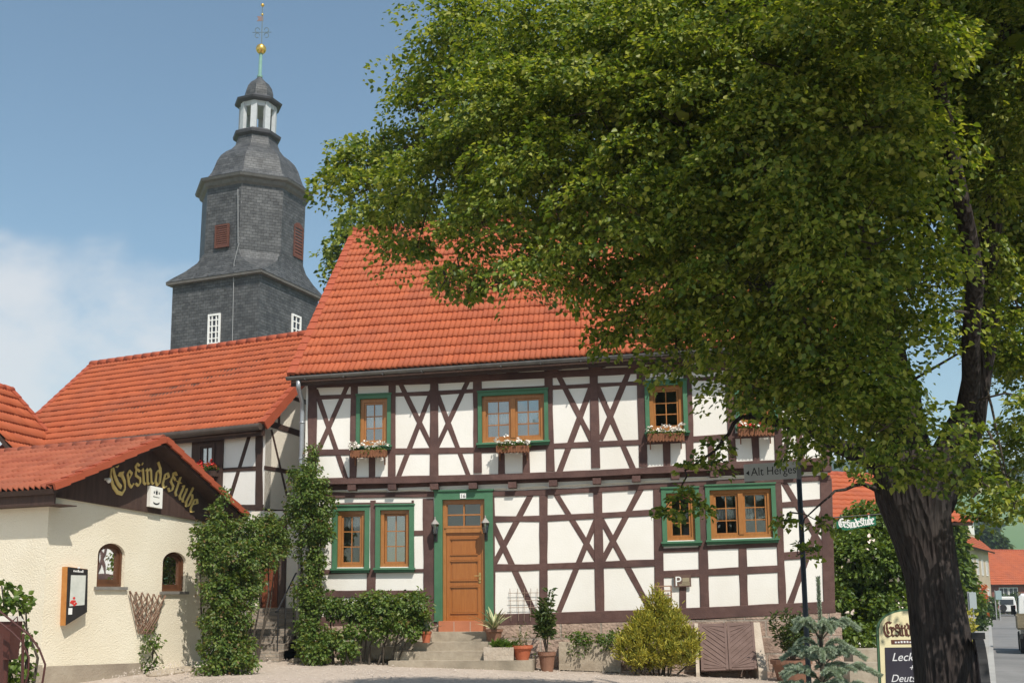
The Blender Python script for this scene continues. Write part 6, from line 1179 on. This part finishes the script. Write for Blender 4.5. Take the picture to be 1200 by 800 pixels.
# small house behind the roses
def simple_house(name, pA, pB, depth, ze, zr, roofm, wallm, label, ov=.5, zb=None):
    """pA, pB: ends of the front wall foot; roof ridge runs along it"""
    pA, pB = np.array(pA, float) * [1, 1, 0], np.array(pB, float) * [1, 1, 0]; t = unit(pB - pA); n = np.array([t[1], -t[0], 0]); z0 = -1.5 if zb is None else zb
    h = thing(name, (pA + pB) / 2, label, 'house'); a, b, c_, d_ = pA, pB, pB - n * depth, pA - n * depth; mid = (zr - ze) - .15
    mb = MB(); mb.hexa([p + (0, 0, z0) for p in (a, b, c_, d_)], [p + (0, 0, ze) for p in (a, b, c_, d_)]); m1, m2 = (a + d_) / 2, (b + c_) / 2
    mb.add([a + (0, 0, ze), d_ + (0, 0, ze), m1 + (0, 0, zr - .2), b + (0, 0, ze), c_ + (0, 0, ze), m2 + (0, 0, zr - .2)], [[0, 1, 2], [3, 5, 4], [0, 2, 5, 3], [1, 4, 5, 2]]); mb.build('wall', wallm, h); sl_ = (zr - ze) / (depth / 2); eo = n * ov - (0, 0, ov * sl_)
    r1 = tiled_roof('roof', a + eo - t * ov + (0, 0, ze), b + eo + t * ov + (0, 0, ze), m2 + t * ov + (0, 0, zr), m1 - t * ov + (0, 0, zr), roofm, h, .3, .4); tiled_roof('rear_roof', d_ - n * ov - (0, 0, ov * sl_) - t * ov + (0, 0, ze), c_ - n * ov - (0, 0, ov * sl_) + t * ov + (0, 0, ze), m2 + t * ov + (0, 0, zr), m1 - t * ov + (0, 0, zr), roofm, h, .6, .8)
    ridge('ridge_tiles', m1 - t * ov + (0, 0, zr), m2 + t * ov + (0, 0, zr), VERGE, r1, .13); return h, Plane(pA, t, n), np.linalg.norm(pB - pA)
def house_window(h, pl, u, v, w_, hh, frame=WHITE, cols=2, rows=2):
    mb = MB(); f = .07
    for q in ((u, v, u + f, v + hh), (u + w_ - f, v, u + w_, v + hh), (u + f, v, u + w_ - f, v + f), (u + f, v + hh - f, u + w_ - f, v + hh)): mb.pbox(pl, *q, .003, .06)
    for i in range(1, cols): mb.pbox(pl, u + w_ * i / cols - .03, v + f, u + w_ * i / cols + .03, v + hh - f, .003, .05)
    o = mb.build('window', frame, h); mb = MB(); mb.pbox(pl, u + f, v + f, u + w_ - f, v + hh - f, .004, .02); mb.build('pane', pm('far pane', (.05, .055, .065), None, 3, .1) if 'far pane' not in bpy.data.materials else bpy.data.materials['far pane'], o)
h, pl, L_ = simple_house('garden_house', atD(952, 700, 34), atD(1120, 700, 36.5), 6, 4.1, 5.7, TILE, PLASTER, 'white house with red tiled roof glimpsed above the rose bush through the leaves')
for u in (1, 2.6): house_window(h, pl, u, 2.2, 1, 1.2)
# street in the distance
TAN = pm('tan render', (.44, .35, .24), (.52, .42, .30), .6, .9, c3=(.38, .3, .21), s3=.2); BRN = pm('red brown clapboard', (.17, .06, .045), (.22, .085, .06), .5, .85)
pa, pb = atD(1100, 705, 82), atD(1163, 712, 112)
h, pl, L_ = simple_house('tan_house', pa, pb, 9, 6.1, 10.4, TILE, TAN, 'tall tan rendered house with red dormered roof at the bend of the street', .6, -2)
for row in (.4, 3.2):
    for i in range(9): house_window(h, pl, 2 + i * (L_ - 5) / 8, row, 1.3, 1.5, bpy.data.materials['far pane'] if False else WHITE)
for u in (L_ * .35, L_ * .78):
    mb = MB(); mb.pbox(pl, u, 6.6, u + 4.6, 8.7, -3.6, -.8); dm = mb.build('dormer', TAN, h); mb = MB(); mb.hexa([pl.p(u - .3, 8.7, -.4), pl.p(u + 4.9, 8.7, -.4), pl.p(u + 4.9, 9.6, -4.6), pl.p(u - .3, 9.6, -4.6)], [pl.p(u - .3, 8.85, -.4), pl.p(u + 4.9, 8.85, -.4), pl.p(u + 4.9, 9.75, -4.6), pl.p(u - .3, 9.75, -4.6)]); mb.build('dormer_roof', TILE, dm)
    for k in range(3): mb = MB(); mb.pbox(pl, u + .4 + k * 1.35, 7.2, u + 1.45 + k * 1.35, 8.4, -.8, -.75); mb.build('dormer_window', WHITE, dm)
h, pl, L_ = simple_house('brown_house', atD(1163.5, 706, 128), atD(1262, 706, 132), 9, 2.9, 6.6, TILE, BRN, 'low dark red wooden house with broad red roof at the end of the street', .6, -2.2)
for u in (1.0, 2.4, 6.2, 8.6): house_window(h, pl, u, .5, 1.3, 1.6)
h, pl, L_ = simple_house('pale_house', atD(1186, 700, 210), atD(1290, 700, 214), 8, 6.5, 9.6, pm('pale roof', (.5, .36, .2), (.56, .42, .25), 1, .8), TAN, 'distant house with a pale yellowish roof standing beyond the dark red wooden house', .6, -2.2)
def far_tree(x, yb, d, H, r, label, mat, conic=False, cat='tree', name='broadleaf_tree', n=8, sz=.3, group=None):
    b = atD(x, yb, d); t = thing(name, b, label, cat, group); mb = MB(); mb.tube([b - (0, 0, .5), b + (0, 0, H * .5), b + (0, 0, H * .9)], [.22 * H / 9, .15 * H / 9, .03], 8); mb.build('trunk', BARK, t); L = []
    for i in range(n):
        f = (i + .5) / n
        if conic: L += [(b + np.array([math.cos(a) * r * (1 - f) * .6, math.sin(a) * r * (1 - f) * .6, H * (.1 + .88 * f)]), (r * (1 - f) * .55 + .15, r * (1 - f) * .55 + .15, H / n * .5)) for a in (i * 2.1, i * 2.1 + 2.1, i * 2.1 + 4.2)]
        else: a = i * 2.4; L.append((b + np.array([math.cos(a) * r * .5, math.sin(a) * r * .5, H * (.35 + .55 * f)]), (r * .55, r * .55, r * .5)))
    C, O = clump_centres(L, 60 / max(r, 1) ** 1.2, .4); P, D, N, s = clump_leaves(C, O, 12, sz * 2, sz * .3, sz, droop=.5); leaves('crown', P, D, N, s, mat, t)
far_tree(1122, 720, 52, 5.0, .8, 'pale green drooping larch just right of the big trunk', ROSEL, True, name='larch_tree', n=9, sz=.22)
far_tree(1160, 690, 160, 9, 2.4, 'dark round tree behind the tan house at the bend of the street', FARL, n=8, sz=.5); far_tree(1150, 655, 330, 13, 4.5, 'small dark lone tree on the field edge below the wooded ridge', FARL, n=7, sz=1.); 
hg = 'clipped hedges along the street'
def hedge(x0, x1, yt, yb, d, label, mat=FARL, name='hedge', group=hg, sz=.14, dens=30):
    a, b = atD(x0, yb, d), atD(x1, yt, d); c = (a + b) / 2; c0 = np.array([c[0], c[1], g(c[0])]); t = thing(name, c0, label, 'hedge' if name == 'hedge' else 'bush', group); w_ = np.linalg.norm((b - a)[:2]) / 2; hh = max(.4, (b[2] - g(c[0])) / 2); L = [(c0 + RH * f * w_ + (0, 0, hh * z), (w_ * .5, .5, hh * .55)) for f in (-.5, .5) for z in (.5, 1.45)]
    C, O = clump_centres(L, dens, .5); P, D, N, s = clump_leaves(C, O, 14, sz * 1.6, sz * .4, sz); leaves('foliage', P, D, N, s, mat, t); mb = MB(); mb.tube([c0, c0 + (0, 0, hh)], .05, 5); mb.build('stem', TWIG, t)
hedge(1122, 1137, 712, 742, 42, 'yellowish bush at the pavement edge beside the big trunk', GOLDC, 'roadside_bush', None); hedge(1143, 1150, 700, 728, 62, 'square green hedge behind the grey sign by the street'); hedge(1149, 1157, 703, 724, 74, 'second square green hedge farther along the street'); hedge(1155, 1168, 698, 712, 95, 'low green hedge below the tan house wall'); hedge(1166, 1200, 693, 706, 122, 'low hedge along the foot of the dark red wooden house')
for x, y0, y1, yb, d, wpx, matn, lab in ((1140, 694, 713, 738, 48, 8, ('grey sign back', (.32, .36, .36)), 'grey rectangular street sign on two thin posts by the pavement'), (1170, 692, 702, 722, 85, 7, ('grey green sign', (.25, .32, .33)), 'small grey green street sign farther down near the white van')):
    b = atD(x, yb, d); t = thing('road_sign', b, lab, 'sign'); k = FOC / d; mb = MB()
    for s in (-.3, .3): mb.tube([b + RH * s * wpx / k - (0, 0, .3), b + RH * s * wpx / k + (0, 0, (yb - y0) / k)], .035, 6)
    mb.build('post', pm('sign post grey', (.35, .35, .36), None, 3, .5), t); pl = Plane(atD(x, y1, d) - FH * .06, RH, -FH); mb = MB(); mb.pbox(pl, -wpx / k / 2, 0, wpx / k / 2, (y1 - y0) / k, 0, .03); mb.build('sign_plate', pm(matn[0], matn[1], None, 3, .5), t)
of = thing('flowering_shrub', atD(1146.5, 718, 66), 'small shrub with bright orange red blooms in front of the tan house', 'shrub'); C = atD(1145, 694, 66) + rng.normal(size=(40, 3)) * [.28, .2, .3]; C = np.concatenate([C, atD(1147, 706, 66) + rng.normal(size=(30, 3)) * [.2, .2, .25]]); P, D, N, s = clump_leaves(C, unit(rng.normal(size=(70, 3))), 9, .12, .05, .16); leaves('flowers', P, D, N, s, leafmat('orange bloom', [(.5, .10, .03), (.6, .16, .05), (.12, .13, .03)]), of)
mb = MB(); mb.tube([atD(1146.5, 722, 66), atD(1146, 694, 66)], .05, 5); mb.build('stem', TWIG, of)
# ---- vehicles: body box helper in the vehicle's own frame (x right, y forward)
class Veh:
    def __init__(s, o, fwd): s.o = np.array(o, float); s.f = unit(np.array(fwd, float)); s.r = np.array([s.f[1], -s.f[0], 0])
    def p(s, x, y, z): return s.o + s.r * x + s.f * y + np.array([0, 0, z])
    def loft(s, mb, secs):                            # sections along y: (y, half width bottom, half width top, z0, z1)
        vs = []
        for y, wb, wt, z0, z1 in secs: c = min(.1, (z1 - z0) * .2); vs += [s.p(-wb, y, z0), s.p(wb, y, z0), s.p(wb, y, (z0 + z1) / 2), s.p(wt, y, z1 - c), s.p(wt - c, y, z1), s.p(-wt + c, y, z1), s.p(-wt, y, z1 - c), s.p(-wb, y, (z0 + z1) / 2)]
        n = 8; mb.add(vs, [[i * n + k, (i + 1) * n + k, (i + 1) * n + (k + 1) % n, i * n + (k + 1) % n] for i in range(len(secs) - 1) for k in range(n)] + [list(range(n)), list(range((len(secs) - 1) * n, len(secs) * n))[::-1]])
    def box(s, mb, x0, y0, z0, x1, y1, z1): mb.hexa([s.p(x0, y0, z0), s.p(x1, y0, z0), s.p(x1, y1, z0), s.p(x0, y1, z0)], [s.p(x0, y0, z1), s.p(x1, y0, z1), s.p(x1, y1, z1), s.p(x0, y1, z1)])
    def wheel(s, par, x, y, r, w_, rubber, rimm):
        c = s.p(x, y, r); mb = MB(); mb.tube([c - s.r * w_ / 2, c - s.r * w_ * .35, c + s.r * w_ * .35, c + s.r * w_ / 2], [r * .9, r, r, r * .9], 18); wh = mb.build('wheel', rubber, par); mb = MB(); mb.tube([c - s.r * (w_ / 2 + .008), c + s.r * (w_ / 2 + .008)], r * .55, 14); mb.build('rim', rimm, wh)
RUB = pm('tyre rubber', (.018, .018, .02), (.03, .03, .03), 5, .85); RIMM = pm('wheel rim grey', (.3, .3, .31), None, 3, .4, metal=.5); CARW = pm('white car paint', (.78, .78, .77), (.80, .80, .79), 2, .25, spec=.5); CARG = pm('car glass', (.04, .05, .06), None, 3, .06, spec=.6); TAIL = pm('tail lamp red', (.4, .02, .02), None, 3, .3); CHAS = pm('chassis black', (.02, .02, .022), (.03, .03, .03), 4, .7)
o_ = onG(1232, 769); tk = thing('flatbed_truck', o_, 'small truck with white cab and drab flatbed driving away down the street', 'truck'); V_ = Veh(o_, (rt[0], rt[1], 0))
mb = MB(); V_.loft(mb, [(2.4, .84, .80, .55, 2.06), (2.5, .86, .82, .5, 2.12), (3.9, .86, .78, .45, 2.14), (4.35, .86, .76, .45, 1.6), (4.5, .84, .76, .45, 1.2)]); cbm = mb.build('cab', CARW, tk)
mb = MB(); V_.box(mb, -.62, 2.375, 1.42, .62, 2.46, 1.92); 
mb.build('rear_window', CARG, cbm); 
for sx_ in (-1, 1): mb = MB(); V_.box(mb, sx_ * .80, 3.0, 1.4, sx_ * .87, 3.9, 1.95); mb.build('side_window', CARG, cbm)
for sx_ in (-1, 1): mb = MB(); V_.box(mb, sx_ * .92, 3.9, 1.35, sx_ * 1.08, 3.96, 1.7); mb.build('mirror', CHAS, cbm)
OLV = pm('drab board', (.17, .14, .09), (.23, .19, .125), 4, .8, .003, 20, (1, 1, 5)); mb = MB()
V_.box(mb, -.98, -.6, .92, .98, 2.3, .98); V_.box(mb, -.98, -.64, .985, .98, -.60, 1.38); V_.box(mb, -.98, -.598, .985, -.94, 2.3, 1.38); V_.box(mb, .94, -.598, .985, .98, 2.3, 1.38); V_.box(mb, -.94, 2.26, .985, .94, 2.3, 1.42); mb.build('flatbed', OLV, tk)
mb = MB(); V_.box(mb, -.35, -.55, .6, -.25, 4.2, .9); V_.box(mb, .25, -.55, .6, .35, 4.2, .9); V_.box(mb, -.95, -.62, .62, .95, -.55, .78); mb.build('chassis', CHAS, tk)
for sx_ in (-1, 1):
    for yy in (.55, 3.5): V_.wheel(tk, sx_ * .78, yy, .38, .28, RUB, RIMM)
    mb = MB(); V_.box(mb, sx_ * .68 - .12, -.66, .64, sx_ * .68 + .12, -.625, .76); mb.build('tail_lamp', TAIL, tk)
mb = MB(); V_.box(mb, -.88, .1, .3, -.7, .14, .7); V_.box(mb, .7, .1, .3, .88, .14, .7); mb.build('mudguard', CHAS, tk)
o_ = onG(1181, 722); vn = thing('white_van', o_, 'white boxy van parked at the roadside with a dark spare wheel at its back', 'van'); V_ = Veh(o_, (rt[0], rt[1], 0)); s_ = 1.12
mb = MB(); V_.loft(mb, [(0, .80, .70, .4, 1.9), (.12, .86, .74, .36, 1.96), (2.6, .86, .74, .36, 1.96), (3.2, .86, .74, .36, 1.25), (4.2, .84, .74, .38, 1.1)]); bd = mb.build('body', CARW, vn)
mb = MB(); V_.box(mb, -.62, -.03, 1.18, .62, .1, 1.68); mb.build('rear_window', CARG, bd)
for sx_ in (-1, 1):
    mb = MB(); V_.box(mb, sx_ * .70, .4, 1.2, sx_ * .83, 2.5, 1.68); mb.build('side_window', CARG, bd); mb = MB(); V_.box(mb, sx_ * .7 - .08, -.03, .8, sx_ * .7 + .08, .05, 1.1); mb.build('tail_lamp', TAIL, bd)
    for yy in (.75, 3.4): V_.wheel(vn, sx_ * .76, yy, .34, .22, RUB, RIMM)
c = V_.p(-.35, -.06, .85); mb = MB(); mb.tube([c - V_.f * .12, c + V_.f * .06], .34, 16); mb.build('spare_wheel', RUB, vn); mb = MB(); V_.box(mb, -.84, -.06, .36, .84, .0, .52); mb.build('bumper', CHAS, vn)

# loose grit on the forecourt
pts = []; mb = MB(); r_ = np.random.default_rng(21); GV_, GF_ = [], []
for _ in range(7000):
    p = onG(r_.uniform(20, 1010), r_.uniform(768, 806))
    if p[1] > -.3 or (p[0] < -5.8 and p[1] > -7 + 0 * p[0] and PW.n @ (p - PW.o) < .5): continue
    s = r_.uniform(.006, .02) * (2 if r_.random() < .04 else 1); a = r_.random() * 6; b = len(GV_)
    GV_ += [(p[0] + s * math.cos(a + k * 1.57) * r_.uniform(.7, 1.3), p[1] + s * math.sin(a + k * 1.57), p[2] + .012) for k in range(4)] + [(p[0], p[1], p[2] + .012 + s * .9)]
    GF_ += [(b + k, b + (k + 1) % 4, b + 4) for k in range(4)]
o = raw_mesh('loose_gravel', np.array(GV_), np.array(GF_), pm('grit', (.33, .27, .22), (.56, .48, .41), 12, .95)); tag(o, 'loose gravel scattered over the forecourt in front of the houses', 'gravel', kind='stuff')
# ---------------------------------------------------------------- summer haze in the air
hz = MB(); hz.box((-960, -70, -4), (1560, 1560, 130)); m_ = bpy.data.materials.new('haze'); m_.use_nodes = True; t_ = m_.node_tree; t_.nodes.clear()
ho = t_.nodes.new('ShaderNodeOutputMaterial'); pv = t_.nodes.new('ShaderNodeVolumePrincipled'); pv.inputs['Color'].default_value = (.78, .88, 1, 1); pv.inputs['Density'].default_value = .0005; pv.inputs['Anisotropy'].default_value = .2
t_.links.new(pv.outputs[0], ho.inputs['Volume']); tag(hz.build('haze', m_), 'thin summer haze that pales the far hill', 'haze', kind='stuff')
